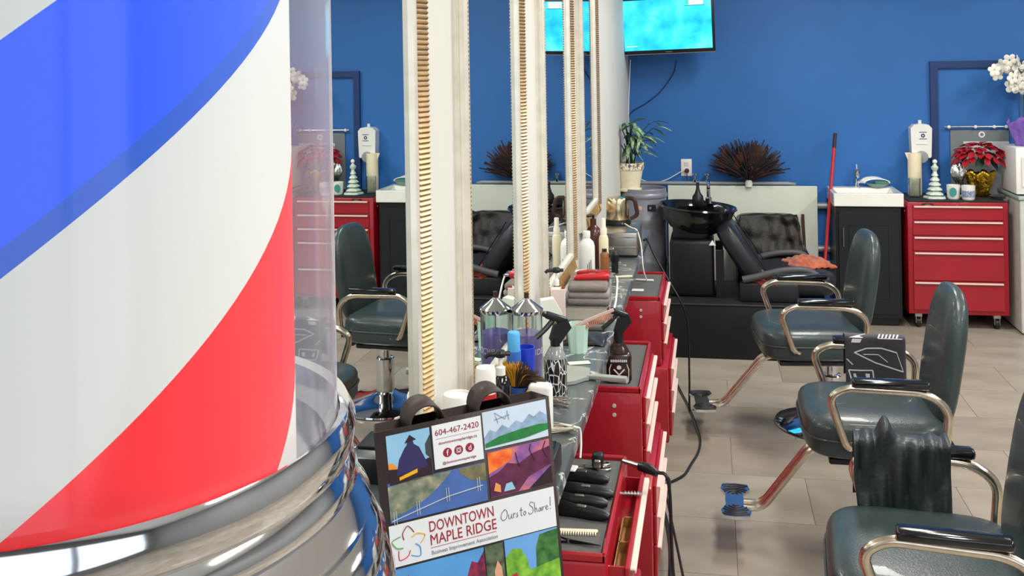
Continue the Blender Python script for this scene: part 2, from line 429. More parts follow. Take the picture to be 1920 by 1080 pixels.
rp.color_ramp.elements[1].position = els[1][0]; rp.color_ramp.elements[1].color = els[1][1]
for p, c in els[2:]:
    e = rp.color_ramp.elements.new(p); e.color = c
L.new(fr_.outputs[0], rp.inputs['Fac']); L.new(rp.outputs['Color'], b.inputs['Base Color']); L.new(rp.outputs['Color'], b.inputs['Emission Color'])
b.inputs['Emission Strength'].default_value = .55; b.inputs['Roughness'].default_value = .5; b.inputs['Specular IOR Level'].default_value = .15
pole = thing('barber_pole', 'lit barber pole with red white and blue spiral in a glass tube on chrome base', 'barber pole', (pb.x, pb.y, ZR))
MB().lathe([(RI, -.02), (RI, .62)], 96, cap=False).build('striped_drum', M, pole)
# glass sleeve: thin clear wall with fresnel reflection
G = bpy.data.materials.new('pole_glass'); G.use_nodes = True; nt = G.node_tree; N = nt.nodes; L = nt.links
N.remove(N['Principled BSDF']); out = N['Material Output']
tb = N.new('ShaderNodeBsdfTransparent'); tb.inputs[0].default_value = (.93, .94, .95, 1); gb = N.new('ShaderNodeBsdfGlossy'); gb.inputs['Roughness'].default_value = .12; gb.inputs[0].default_value = (.9, .9, .95, 1)
mx = N.new('ShaderNodeMixShader')
df = N.new('ShaderNodeBsdfDiffuse'); df.inputs[0].default_value = (.5, .52, .62, 1); dm = N.new('ShaderNodeMixShader')
# grey haze put into the glass as diffuse colour: haze = 1 - exp(-k / cos), stronger at grazing angles
ge = N.new('ShaderNodeNewGeometry'); dt_ = N.new('ShaderNodeVectorMath'); dt_.operation = 'DOT_PRODUCT'; L.new(ge.outputs['Normal'], dt_.inputs[0]); L.new(ge.outputs['Incoming'], dt_.inputs[1])
ab = N.new('ShaderNodeMath'); ab.operation = 'ABSOLUTE'; L.new(dt_.outputs['Value'], ab.inputs[0])
dv = N.new('ShaderNodeMath'); dv.operation = 'DIVIDE'; dv.inputs[0].default_value = -.085; L.new(ab.outputs[0], dv.inputs[1])
ex = N.new('ShaderNodeMath'); ex.operation = 'EXPONENT'; L.new(dv.outputs[0], ex.inputs[0])
om = N.new('ShaderNodeMath'); om.operation = 'SUBTRACT'; om.inputs[0].default_value = 1; L.new(ex.outputs[0], om.inputs[1]); L.new(om.outputs[0], dm.inputs[0])
L.new(tb.outputs[0], dm.inputs[1]); L.new(df.outputs[0], dm.inputs[2])
oc = N.new('ShaderNodeMath'); oc.operation = 'SUBTRACT'; oc.inputs[0].default_value = 1; L.new(ab.outputs[0], oc.inputs[1])
p5 = N.new('ShaderNodeMath'); p5.operation = 'POWER'; p5.inputs[1].default_value = 5; L.new(oc.outputs[0], p5.inputs[0])
fs = N.new('ShaderNodeMath'); fs.operation = 'MULTIPLY_ADD'; fs.inputs[1].default_value = .96; fs.inputs[2].default_value = .04; L.new(p5.outputs[0], fs.inputs[0])
L.new(fs.outputs[0], mx.inputs[0]); L.new(dm.outputs[0], mx.inputs[1]); L.new(gb.outputs[0], mx.inputs[2]); L.new(mx.outputs[0], out.inputs[0])
MB().lathe([(RG, -.012), (RG, .6)], 96, cap=False).build('glass_tube', G, pole)
MB().lathe([(RI - .01, -.03), (RG - .005, -.03), (RG - .005, -.008), (RG + .001, -.008), (RG + .001, .006), (RG + .005, .008), (RG + .008, .002), (RG + .007, -.008), (RG + .005, -.012),
            (RG + 0.0072, -.016), (RG + 0.0087, -.021), (RG + 0.0064, -.025), (RG + 0.0104, -.029), (RG + 0.0143, -.034), (RG + 0.0127, -.039), (RG + 0.0166, -.043), (RG + 0.0206, -.05), (RG + 0.0191, -.056), (RG + 0.0223, -.06), (RG + 0.0246, -.068), (RG + 0.0246, -.08), (RG + 0.0214, -.086), (RG + 0.0230, -.092), (RG + 0.0206, -.102), (RG + 0.0095, -.115), (RG - .03, -.145), (RG - .07, -.178), (.02, -.2), (0, -.21)], 96, cap=False).build('base_collar', CHROME, pole, 50)
MB().lathe([(RI - .01, .6), (RG + .006, .598), (RG + .01, .61), (RG + .022, .63), (RG + .026, .66), (RG + .02, .69), (RG - .02, .73), (.05, .78), (0, .8)], 64, cap=False).build('top_cap', CHROME, pole, 50)
br = MB(); br.rbox(((XL - pb.x) + .008, 0, .32), (.016, .12, 1.0), .004, 1)
for z in (-.1, .67): br.tube([((XL - pb.x) + .01, 0, z), (-RG + .03, 0, z)], .018, 12)
br.build('wall_bracket', CHROME, pole)

# ------------------------------------------------------------------ styling chairs
def arm_part(t, s):
    yy = s * .285
    pts = rpoly([(-.12, yy - s * .03, .455), (-.15, yy, .47), (-.207, yy, .64), (-.15, yy, .677), (.12, yy, .668), (.19, yy, .62), (.18, yy, .485), (.15, yy - s * .03, .455)], .06, 5)
    a = MB().tube(pts, .0145, 12).build('arm', CHROME_W, t)
    MB().rbox((.0, yy, .698), (.26, .05, .028), .011, 3).build('arm_pad', BLACK_G, a)
def footplate(par, x, z):
    pol = [(-.045, -.15), (.0, -.155), (.05, -.148), (.058, -.1), (.03, -.055), (.032, 0), (.03, .055), (.058, .1), (.05, .148), (0, .155), (-.045, .15), (-.055, .1), (-.036, .05), (-.038, 0), (-.036, -.05), (-.055, -.1)]
    mb = MB(); n = len(pol); v = [(x + a, b_, z - .008) for a, b_ in pol] + [(x + a, b_, z + .004) for a, b_ in pol]
    mb.add(v, [tuple(reversed(range(n))), tuple(range(n, 2 * n))] + [(i, (i + 1) % n, n + (i + 1) % n, n + i) for i in range(n)])
    fp = mb.build('footplate', CHROME, par)
    for s in (-1, 1):
        rg = MB()
        for k in range(6):
            r_ = .012 + .017 * k
            pts = []
            for i in range(9):
                a = R(-62 + 124 * i / 8) + (R(90) if s > 0 else R(-90))
                q = (x + r_ * 1.0 * math.cos(a), s * .045 + r_ * math.sin(a))
                if abs(q[0] - x) < .05 and abs(q[1]) < .15: pts.append((q[0], q[1], z + .005))
            if len(pts) > 2: rg.tube(pts, .0026, 5)
        rg.build('tread', pm('tread_dark', (36, 38, 46), .5), fp)
def make_chair(label, loc, rz, foot=True, footx=-.53, lower=True):
    t = thing('styling_chair', label, 'chair', loc, rz, 'styling chairs facing the mirrors')
    PX0, PY0 = .1, .08
    MB().lathe([(.0, .0), (.27, 0), (.28, .006), (.278, .014), (.25, .024), (.18, .042), (.08, .062), (.055, .075), (.0, .075)], 48, (PX0, PY0, 0)).build('base_disc', CHROME, t, 30)
    pd = MB().lathe([(.05, .07), (.05, .25), (.045, .255), (.03, .256), (.03, .36), (.06, .362), (.06, .372), (0, .372)], 24, (PX0, PY0, 0)).build('pedestal', CHROME, t)
    fr = MB(); fr.rbox((-.03, 0, .385), (.34, .4, .025), .005, 1); fr.rbox((.05, .04, .367), (.2, .2, .03), .005, 1)
    fr.rbox((.2, 0, .42), (.1, .3, .02), .005, 1)
    fr.build('seat_frame', BLACK, t)
    st = MB(); st.superq((-.035, 0, .475), (.5, .53, .165), .45, .42, 36, 16); st.build('seat', LEATHER, t, 80)
    sm = MB(); pts = []
    for i in range(40):
        a = 2 * math.pi * i / 40; c_, s_ = math.cos(a), math.sin(a)
        pts.append((-.035 + .252 * math.copysign(abs(c_) ** .42, c_), .267 * math.copysign(abs(s_) ** .42, s_), .478))
    sm.tube(pts, .004, 6, True).build('seat_piping', LEATHER, t)
    Mb = Matrix.Translation((.19, 0, .47)) @ Matrix.Rotation(R(9), 4, 'Y')
    bk = MB(); bk.superq((0, 0, .26), (.088, .4, .53), .66, .6, 36, 20, M=Mb); bk.build('backrest', LEATHER, t, 80)
    for s in (-.1, .1): MB().rbox((.2, s, .44), (.02, .04, .16), .004, 1).build('back_bracket', BLACK, t)
    for s in (-1, 1): arm_part(t, s)
    lv = MB().tube(rpoly([(.1, .1, .3), (.13, .22, .29), (.18, .3, .33)], .05), .006, 8); lv.build('pump_lever', CHROME, t)
    if foot:
        fr = MB()
        for s in (-.026, .026):
            fr.tube(rpoly([(-.05, s, .37), (-.24, s, .375), (footx + .1, s, .125), (footx + .02, s, .125)], .05, 6), .0125, 10)
        fr = fr.build('footrest', CHROME_W, t); footplate(fr, footx, .14)
    return t
ch1 = make_chair('dark leather styling chair standing before the black wash platform, arms bare', (.485, 5.26, 0), R(6), footx=-.55)
ch2 = make_chair('dark leather styling chair with a printed black cloth hung over one arm', (.6, 4.03, 0), R(0), footx=-.53)
ch3 = make_chair('dark leather styling chair with a plain black cape thrown over one arm', (.57, 2.84, 0), R(-5), footx=-.5)

# printed cloth over far arm of chair 2
def drape(px0, px1, z_top, lf, lb, y0, yw, wob=.006, seed=0):
    """strip hung over a bar along X: returns f(u,v), u along X, v from front hem over the bar to the back hem"""
    tot = lf + yw + lb
    def fn(u, v, off=0.):
        s = v * tot; x = px0 + (px1 - px0) * u; w_ = wob * math.sin(9 * u + seed) * 1.0
        if s < lf:
            q = (lf - s) / max(lf, 1e-6); y = y0 - yw / 2 - off - w_ * q - .012 * q; z = z_top - (lf - s)
        elif s < lf + yw:
            a = (s - lf) / yw * math.pi; y = y0 - (yw / 2 + off) * math.cos(a); z = z_top + (.010 + off) * math.sin(a)
        else:
            q = (s - lf - yw) / max(lb, 1e-6); y = y0 + yw / 2 + off + w_ * q; z = z_top - (s - lf - yw)
        return (x, y, z)
    return fn
cl = thing('printed_cloth', 'black cloth printed with white combs and razors hanging over a chair arm', 'cloth', (.6, 4.03, 0), 0)
fn = drape(-.085, .145, .712, .21, .16, .285, .062, .006)
CLOTH = pm('cloth_charcoal', (46, 42, 52), .85, var=.15, scale=40, bump=.2, bscale=500, sheen=.3)
PRINT = pm('cloth_print', (190, 186, 192), .85, var=.1, scale=60)
cb = MB().grid(lambda u, v: fn(u, v), 14, 40).build('fabric', CLOTH, cl, 80, .002)
def print_shape(poly_pts, wid=None):
    """2-D outline in (u,v) mapped onto the cloth; wid draws a line"""
    mb = MB()
    if wid:
        for a, b_ in zip(poly_pts[:-1], poly_pts[1:]):
            d = Vector((b_[0] - a[0], b_[1] - a[1])); n_ = Vector((-d.y * 2, d.x / 2)).normalized() * wid
            K = 6; v = []
            for i in range(K + 1):
                t_ = i / K; p = Vector(a) + d * t_
                v += [fn(p.x + n_.x, p.y + n_.y * .5, .0022), fn(p.x - n_.x, p.y - n_.y * .5, .0022)]
            mb.add(v, [(2 * i, 2 * i + 1, 2 * i + 3, 2 * i + 2) for i in range(K)])
    else:
        mb.add([fn(u, v, .0022) for u, v in poly_pts], [tuple(range(len(poly_pts)))])
    mb.build('print_motif', PRINT, cl, 80)
print_shape([(.06, .5), (.3, .5), (.36, .56), (.2, .53)]); print_shape([(.1, .45), (.25, .45), (.28, .485), (.12, .485)])
for i in range(6): print_shape([(.55 + .06 * i, .5), (.6 + .06 * i, .56)], .014)
print_shape([(.55, .497), (.95, .497)], .012)
print_shape([(.15, .36), (.35, .40), (.6, .405), (.85, .37)], .012); print_shape([(.15, .36), (.5, .27), (.95, .2)], .012); print_shape([(.95, .2), (.85, .37)], .006)
print_shape([(.3, .345), (.55, .345), (.7, .28)], .008)
print_shape([(.05, .2), (.45, .2), (.47, .1), (.1, .1), (.05, .2)], .012); print_shape([(.12, .17), (.4, .17), (.4, .13), (.14, .13)])
print_shape([(.55, .06), (.95, .06), (.95, .02), (.55, .02)]); print_shape([(.02, .3), (.12, .25)], .01)
# cape on chair 3
cp = thing('barber_cape', 'plain black cape bunched over the arm of a chair', 'cape', (.57, 2.84, 0), R(-5))
fn3 = drape(-.2, .06, .717, .3, .2, .285, .075, .02, 1.3)
CAPE = pm('cape_black', (38, 46, 50), .42, var=.2, scale=10, bump=.3, bscale=40)
def cape(u, v):
    x, y, z = fn3(u, v)
    q = math.sin(14 * u + 5 * v) * .012 + math.sin(23 * u - 9 * v) * .008
    tri = max(0, .5 - u) * max(0, .35 - v) * .35
    return (x + tri * .3, y - abs(q) - .004 if v < .6 else y + abs(q) + .004, z + abs(q) * .5 + (.045 * math.exp(-((u - .35) / .08) ** 2) * math.exp(-((v - .58) / .1) ** 2)))
MB().grid(cape, 40, 40).build('fabric', CAPE, cp, 80, .003)

# ------------------------------------------------------------------ wash station
PLB = pm('platform_black', (11, 15, 19), .45, var=.2, scale=6)
pl = thing('platform', 'low black platform box carrying the backwash unit', 'platform', (.2, 6.78, 0))
MB().rbox((0, 0, .165), (.96, .68, .33), .012, 2).build('box', PLB, pl); MB().rbox((0, 0, .334), (.98, .7, .012), .004, 1).build('top_sheet', BLACK_M, pl)
wz = .34
ws = thing('backwash_unit', 'black reclining backwash chair with shampoo bowl on the black platform', 'wash station', (0, 6.8, wz))
pdm = MB(); pdm.rbox((-.13, .02, .18), (.28, .42, .37), .03, 3); pdm.rbox((-.13, .0, .42), (.24, .34, .16), .05, 3); pdm.build('pedestal', PLB, ws)
bwl = MB()
def bp(rr, zz): return (rr, zz)
Mbw = Matrix.Translation((-.09, -.02, .54)) @ Matrix.Rotation(R(4), 4, 'Y')
bwl.lathe([(.0, -.17), (.1, -.165), (.17, -.12), (.215, -.05), (.235, 0), (.25, .012), (.243, .022), (.228, .012), (.205, -.045), (.16, -.11), (.09, -.15), (0, -.155)], 48, M=Mbw, sx=1.02, sy=1.1)
bw = bwl.build('shampoo_bowl', BLACK_G, ws, 40)
MB().lathe([(0, -.153), (.03, -.152), (.03, -.146), (0, -.146)], 16, M=Mbw).build('drain', CHROME, bw)
spv = MB(); spv.lathe([(.035, .54), (.04, .56), (.035, .6), (.02, .62), (.011, .65), (.01, .69), (0, .692)], 16, (-.09, .15, 0)); spv.build('sprayer', BLACK, ws)
fa = MB(); fa.lathe([(.022, .545), (.022, .58), (.013, .59), (.013, .66), (0, .665)], 16, (-.02, .2, 0)); fa.tube(rpoly([(-.02, .2, .655), (-.02, .2, .69), (-.02, .1, .69), (-.02, .08, .66)], .03), .011, 10); fa.build('tap', CHROME, ws)
# reclined seat
Mk = Matrix.Translation((.2, 0, .24)) @ Matrix.Rotation(R(-33), 4, 'Y')
bk = MB(); bk.superq((0, 0, .0), (.14, .54, .56), .5, .5, 32, 16, M=Mk); bk.build('backrest', LEATHER_D, ws, 80)
ln = MB(); ln.tube([Mk @ Vector((.075, -.2, z)) for z in (-.22, 0, .22)], .004, 6); ln.tube([Mk @ Vector((.075, .2, z)) for z in (-.22, 0, .22)], .004, 6); ln.build('seam', BLACK, ws)
hs = MB(); hs.superq((.5, 0, .1), (.52, .56, .17), .5, .45, 32, 12); hs.build('seat', LEATHER_D, ws, 80)
for s in (-1, 1):
    am = MB(); am.tube(cat_rom([(.18, s * .3, .14), (.27, s * .3, .16), (.42, s * .3, .20), (.56, s * .3, .205), (.63, s * .3, .17)], 6), .022, 12); am.build('arm', pm('arm_grey', (74, 74, 78), .5), ws)
    MB().rbox((.34, s * .27, .06), (.36, .05, .12), .015, 2).build('side_panel', LEATHER_D, ws)
frm = MB(); frm.box(.02, .07, -.2, -.17, 0, .3); frm.box(.02, .07, .17, .2, 0, .3); frm.build('support_leg', BLACK, ws)
tri = MB().prism([(-.022, 0), (.022, 0), (0, .034)], -.001, .001, Matrix.Translation((-.0, -.215, .335))); tri.build('warning_label', WHITE_P, ws)
# armchair behind, covered in crumpled brown-black cover
DARKC = pm('crumpled_cover', (30, 24, 22), .55, var=.3, scale=14, bump=.5, bscale=35)
ac = thing('armchair', 'low dark armchair in crumpled leathery cover between wash bowl and white board', 'chair', (.4, 7.4, 0))
MB().rbox((0, 0, .3), (.5, .52, .5), .06, 3).build('base', LEATHER_D, ac)
def crum(u, v):
    x = -.25 + .5 * u; s = v * .52
    wv = .009 * math.sin(7 * u + 3 * v * v + 2) + .007 * math.sin(19 * u * u + 5 * v + 1) + .006 * math.sin(4 * u + 17 * v) + .004 * math.sin(31 * u - 22 * v * u)
    return (x * (1 - .16 * v) * .9 - .02, -.17 - .1 * (1 - v) + wv, .5 + .32 * (v if v < .85 else .85 + (v - .85) * .2) + wv * .4)
bkc = MB(); bkc.superq((-.02, .05, .58), (.45, .3, .34), .35, .3, 32, 12); bkc.build('backrest', LEATHER_D, ac, 80)
MB().grid(crum, 40, 24).build('cover', DARKC, ac, 80, .006)
# orange towel on the seat
TOW = pm('orange_towel', (176, 88, 58), .9, var=.35, scale=22, bump=.6, bscale=120, sheen=.3)
def towel(name, label, loc, sx, sy, h, mat, rz=0, seed=0):
    t = thing(name, label, 'towel', loc, rz)
    def f(u, v):
        a = (u - .5) * 2; b_ = (v - .5) * 2; e = max(0, 1 - max(abs(a), abs(b_)) ** 3)
        z = h * e * (.7 + .3 * math.sin(9 * u + 4 * v + seed) * math.cos(7 * v + seed))
        return (a * sx / 2 + .012 * math.sin(13 * v + seed), b_ * sy / 2 + .012 * math.sin(11 * u), z + .004 * math.sin(40 * u + seed) + .004)
    MB().grid(f, 30, 24).build('fabric', mat, t, 80, .006); return t
towel('towel', 'crumpled orange towel lying on the wash chair seat', (.6, 6.83, wz + .18), .26, .3, .055, TOW, R(12), .4)
towel('towel', 'reddish towel bunched at the foot of the wash chair backrest', (.3, 6.58, wz + .1), .16, .14, .09, pm('rust_towel', (140, 62, 48), .9, var=.35, scale=22, bump=.6, bscale=120), 0, 2.2)

# white board leaning on the back wall, ledge pipe
bt = onY(1252, 348, 7.72); b2 = onY(1532, 352, 7.72)
wb = thing('white_board', 'large white panel leaning on the blue wall behind the wash chair', 'board', (0, 7.72, 0))
MB().rbox(((bt.x + b2.x) / 2, 0, .57), (b2.x - bt.x, .02, .7), .003, 1).build('panel', pm('melamine', (222, 228, 216), .4, var=.02), wb)
for fx_ in (.06, .72, .9):
    MB().lathe([(0, -.012), (.009, -.011), (.009, 0), (0, 0)], 10, M=Matrix.Translation((bt.x + (b2.x - bt.x) * fx_, -.004, .885)) @ Matrix.Rotation(R(90), 4, 'X')).build('screw_hole', BLACK, wb)
lg = thing('wall_ledge', 'thin grey ledge pipe along the wall just above the white board', 'pipe', (0, 7.745, .935))
MB().tube([(XL + .02, 0, 0), (.55, 0, 0), (.6, .03, -.01)], .014, 10).build('pipe', pm('pipe_grey', (150, 155, 158), .4, .3), lg)
for x in (-.12, -.03):
    MB().lathe([(.014, 0), (.018, .012), (.008, .02), (.008, .045), (.022, .05), (.022, .062), (0, .066)], 12, (x, -.005, .01)).build('valve', CHROME, lg)
st = thing('wooden_stick', 'dark reddish stick leaning against the white board', 'stick', (0, 0, 0))
a = onY(1505, 402, 7.68); b_ = onY(1511, 500, 7.55)
MB().tube([a, b_, b_ + (b_ - a) * .9], [.011, .009, .008], 8).build('rod', pm('stick_wood', (74, 40, 30), .6), st)

# mop with red handle
mp_ = thing('mop', 'mop with long red handle leaning on the wall beside the black vanity', 'mop', (0, 0, 0))
a = onY(1566, 250, 7.7); b_ = onY(1546, 500, 7.4); e_ = a + (b_ - a) * ((a.z - .1) / (a.z - b_.z))
MB().tube([a + (e_ - a) * .08, e_], .0115, 10).build('handle', pm('mop_red', (196, 38, 48), .4), mp_)
MB().tube([a, a + (e_ - a) * .085], .013, 10).build('grip', pm('grip_dark', (60, 24, 34), .5), mp_)
ml = MB()
for i in range(40):
    g = R(360 * i / 40); r_ = .05 + .05 * random.random(); q = e_ + Vector((0, 0, .02))
    ml.tube(cat_rom([q, q + Vector((math.cos(g) * r_ * .6, math.sin(g) * r_ * .6, -.02)), Vector((q.x + math.cos(g) * r_, q.y + math.sin(g) * r_, .012))], 3), .007, 5)
mh = ml.build('mop_head', pm('mop_strands', (186, 90, 66), .9, var=.3), mp_); mh['kind'] = 'stuff'

# ------------------------------------------------------------------ drum with plant
dc = Vector((-.45, 7.0, 0))
dr = thing('steel_drum', 'tall grey steel drum with ribs in the corner, potted plant on top', 'drum', dc)
DRM = pm('drum_grey', (138, 140, 152), .36, .25, var=.12, scale=9)
pr = [(0, .0), (.145, 0), (.15, .01)]
for zc in (.18, .5, .78):
    pr += [(.15, zc - .03), (.156, zc - .015), (.157, zc), (.156, zc + .015), (.15, zc + .03)]
pr += [(.15, .925), (.156, .932), (.158, .945), (.156, .955), (.15, .962), (.15, .985), (.146, .99), (.142, .985), (.142, .97), (0, .97)]
MB().lathe(pr, 48).build('body', DRM, dr, 30)
sw = MB().rbox((.048, -.145, .87), (.055, .02, .042), .004, 1, M=Matrix.Rotation(R(4), 4, 'Z')).build('switch_plate', BLACK, dr)
MB().rbox((.052, -.157, .87), (.018, .008, .018), .003, 1).build('switch', STEEL, sw)
MB().lathe([(0, -.151), (.014, -.151), (.014, -.148), (0, -.148)], 16, M=Matrix.Rotation(R(-2), 4, 'Z') @ Matrix.Translation((-.012, 0, .87)) @ Matrix.Rotation(R(90), 4, 'X') @ Matrix.Scale(-1, 4, (0, 0, 1))).build('sticker', pm('sticker', (216, 172, 140), .6), dr)
dtop = .985
pt = onY(1181, 340, 6.97)
pp = thing('potted_plant', 'spiky green plant in a cream pot standing on the steel drum', 'plant', (pt.x, 6.97, .97))
MB().lathe([(0, 0), (.075, 0), (.08, .006), (.08, .018), (.07, .02), (0, .02)], 32).build('saucer', CREAM, pp)
MB().lathe([(.06, .018), (.066, .02), (.088, .14), (.094, .145), (.097, .19), (.09, .192), (.084, .15), (0, .15)], 32).build('pot', pm('pot_cream', (236, 228, 200), .45, var=.06, scale=30), pp)
bandm = ramp_mat('pot_band', 'noise', [(.4, (96, 88, 78)), (.55, (232, 226, 204)), (.7, (240, 232, 210))], .5, tscale=60)
MB().lathe([(.0945, .146), (.0985, .19), (.0982, .191), (.094, .147)], 32, cap=False).build('pot_band', bandm, pp)
MB().lathe([(0, .165), (.083, .165)], 24, cap=False).build('soil', pm('soil', (60, 46, 36), .9, var=.3), pp)
VAR = ramp_mat('variegated_leaf', 'noise', [(.35, (58, 92, 62)), (.5, (112, 150, 102)), (.68, (206, 214, 176))], .5, tscale=40, scale=(3, 1, 1))
def leaf_mesh(Lh, w, curl, name, mat, parent, nseg=8, tip=1.2):
    def f(u, v):
        ww = w * math.sin(math.pi * min(1, (u * .93 + .05)) ** tip) * (v - .5)
        return (ww, Lh * (u - .18 * curl * u * u), curl * Lh * (-.55 * u * u) + abs(v - .5) * w * .25)
    return MB().grid(f, nseg, 2).build(name, mat, parent, 80)
lf_a = leaf_mesh(.16, .03, .9, 'leaf', VAR, pp); lf_b = leaf_mesh(.13, .026, .6, 'leaf', GREEN_D, pp)
stem = MB()
tips = []
for i in range(13):
    g = R(360 * i / 13 + random.uniform(-10, 10)); rr = random.uniform(.05, .17); hh = random.uniform(.26, .46)
    if math.cos(g) < 0: rr *= .45
    top = Vector((math.cos(g) * rr, math.sin(g) * rr * .55, hh)); mid = Vector((math.cos(g) * rr * .35, math.sin(g) * rr * .2, hh * .75))
    stem.tube(cat_rom([(math.cos(g) * .03, math.sin(g) * .03, .16), mid, top], 5), .004, 5); tips.append((top, g, hh)); tips.append((mid.lerp(top, .4), g + .7, hh))
stem.build('stem', GREEN_D, pp)
first = {0: True, 1: True}
for i, (tp, g, hh) in enumerate(tips):
    for k in range(2):
        src = (lf_a if (i + k) % 3 else lf_b); key = 0 if src is lf_a else 1
        o = src if first[key] else copy_obj(src, pp); first[key] = False
        if pt.x + tp.x < -.535: tp = Vector((-.535 - pt.x, tp.y, tp.z)); g = R(-70)
        o.location = tp; o.rotation_euler = (R(random.uniform(-10, 35)), R(random.uniform(-25, 25)), g - R(90) + random.uniform(-.8, .8)); s_ = random.uniform(.75, 1.15)
        if math.cos(g) < -.2: s_ *= .6
        o.scale = (s_, s_, s_)

# steel box + kettle at the far end of the shelf
sb = thing('steel_box', 'small stainless steel box on shelf end under the kettle', 'box', (-.455, 5.2, MZ))
MB().rbox((0, 0, .066), (.19, .36, .112), .006, 2).build('body', STEEL, sb)
MB().rbox((0, 0, .006), (.19, .34, .012), .002, 1).build('feet', BLACK, sb)
ln = MB(); ln.rbox((0, -.1815, .1), (.18, .004, .004), .001, 1); ln.rbox((0, -.1815, .05), (.18, .004, .004), .001, 1); ln.build('seam', CHROME, sb)
MB().tube(rpoly([(-.06, -.18, .045), (-.06, -.2, .045), (-.02, -.2, .045), (-.02, -.18, .045)], .01), .004, 8).build('handle', CHROME, sb)
kt = thing('kettle', 'steel electric kettle with dark handle standing on the steel box', 'kettle', (-.478, 5.3, MZ + .122))
MB().lathe([(0, 0), (.066, 0), (.07, .006), (.068, .022), (0, .022)], 32).build('power_base', BLACK, kt)
MB().lathe([(.058, .022), (.06, .026), (.055, .125), (.05, .135), (.03, .14), (0, .141)], 32).build('body', pm('kettle_steel', (202, 186, 154), .22, 1.), kt)
MB().tube(rpoly([(.045, -.01, .135), (.09, -.02, .135), (.105, -.022, .05), (.07, -.015, .03)], .035), .011, 10).build('handle', pm('kettle_handle', (58, 30, 30), .4), kt)
MB().lathe([(0, 0), (.006, 0), (.006, .004), (0, .004)], 10, M=Matrix.Translation((.03, -.063, .012)) @ Matrix.Rotation(R(90), 4, 'X')).build('knob', STEEL, kt)
c1 = MB().tube(cat_rom([(-.44, 5.25, MZ + .132), (-.4, 5.16, MZ + .127), (-.365, 5.1, MZ + .12), (-.345, 5.08, MZ + .05), (-.335, 5.06, MZ - .06), (-.32, 5.1, .752)], 6), .0035, 6).build('cord', WHITE_P)
part_world(c1, kt)
c2 = MB().tube(cat_rom([(-.36, 5.5, MZ + .006), (-.34, 5.52, MZ + .002), (-.3, 5.5, MZ - .08), (-.24, 5.46, .7), (-.14, 5.44, .5), (-.13, 5.45, .2), (-.13, 5.44, .008), (-.1, 5.5, .006)], 6), .006, 6).build('power_cable', BLACK)
tag(c2, 'black power cable drooping past the steel drum behind the shelf end', 'cable')

# ------------------------------------------------------------------ TV
a = onY(1167, 104, 7.45); b_ = onY(1341, 97, 7.45)
tvw = b_.x - a.x
tv = thing('television', 'wall television with a bright cyan screen in the corner', 'television', ((a.x + b_.x) / 2 + .004, 7.45, (a.z + b_.z) / 2), 0, rx=R(9), ry=R(-1.4))
tvh = .41
tvb = MB(); tvb.rbox((0, .025, tvh / 2), (tvw, .05, tvh), .006, 2); tvb.build('casing', BLACK, tv)
SCR = ramp_mat('screen_cyan', 'noise', [(.3, (0, 158, 218)), (.5, (40, 196, 240)), (.7, (96, 216, 250))], .3, tscale=7, detail=5, emis=1.0)
sc = MB().box(-tvw / 2 + .016, tvw / 2 - .02, -.002, .002, .03, tvh - .016).build('screen', SCR, tv)
EW = pm('screen_white', (236, 244, 246), .4, emis=.8); EG = pm('screen_green', (60, 206, 170), .4, emis=.8); ED = pm('screen_line', (20, 120, 170), .4, emis=.6)
MB().box(.155, .255, -.004, -.0022, .345, .39).build('screen_logo', EW, sc); MB().box(.13, .153, -.004, -.0022, .35, .38).build('screen_icon', EG, sc); MB().box(.125, .265, -.0035, -.0022, .338, .342).build('screen_rule', ED, sc)
MB().box(-tvw / 2 + .03, -tvw / 2 + .11, -.004, -.0022, .06, .064).build('screen_caption', EW, sc)
MB().box(-tvw / 2 + .01, tvw / 2 - .002, -.003, .0, .0, .004).build('lower_trim', STEEL, tv)
MB().rbox((0, -.002, .014), (.05, .003, .005), .001, 1).build('logo', STEEL, tv)
MB().rbox((.0, .2, .2), (.1, .34, .06), .01, 1).build('wall_arm', BLACK, tv)
c3 = MB().tube(cat_rom([onY(1182, 112, 7.6), onY(1180, 160, 7.7), onY(1178, 230, 7.72), onY(1179, 300, 7.74), onY(1200, 335, 7.77), onY(1240, 340, 7.77), onY(1284, 318, 7.775)], 8), .0035, 6).build('white_cable', WHITE_P)
tag(c3, 'thin white cable hanging from the television and looping to the outlet', 'cable')
c4 = MB().tube(cat_rom([onY(1268, 112, 7.7), onY(1262, 138, 7.78), onY(1238, 172, 7.785), onY(1212, 193, 7.785), onY(1180, 216, 7.78), onY(1178, 260, 7.78)], 8), .004, 6).build('black_cable', pm('cable_blue_black', (24, 40, 80), .5))
tag(c4, 'dark cable slanting down the blue wall below the television', 'cable')
oo = onY(1287, 314, YB)
ot = thing('wall_outlet', 'white electrical outlet with a brown plug on the blue wall', 'outlet', (oo.x, YB, oo.z))
MB().rbox((0, -.004, 0), (.08, .008, .128), .003, 2).build('cover_plate', WHITE_P, ot)
for z in (-.022, .026):
    MB().rbox((0, -.009, z), (.036, .004, .03), .002, 1).build('socket', pm('socket_ivory', (220, 214, 200), .4), ot)
MB().lathe([(.017, 0), (.016, .02), (.008, .03), (.005, .045), (0, .045)], 14, M=Matrix.Translation((.004, -.01, -.022)) @ Matrix.Rotation(R(90), 4, 'X')).build('plug', pm('plug_brown', (92, 44, 34), .5), ot)
MB().tube(cat_rom([(.004, -.05, -.024), (.004, -.052, -.06), (.004, -.04, -.12)], 5), .0035, 6).build('plug_cord', pm('plug_brown', (92, 44, 34), .5), ot)

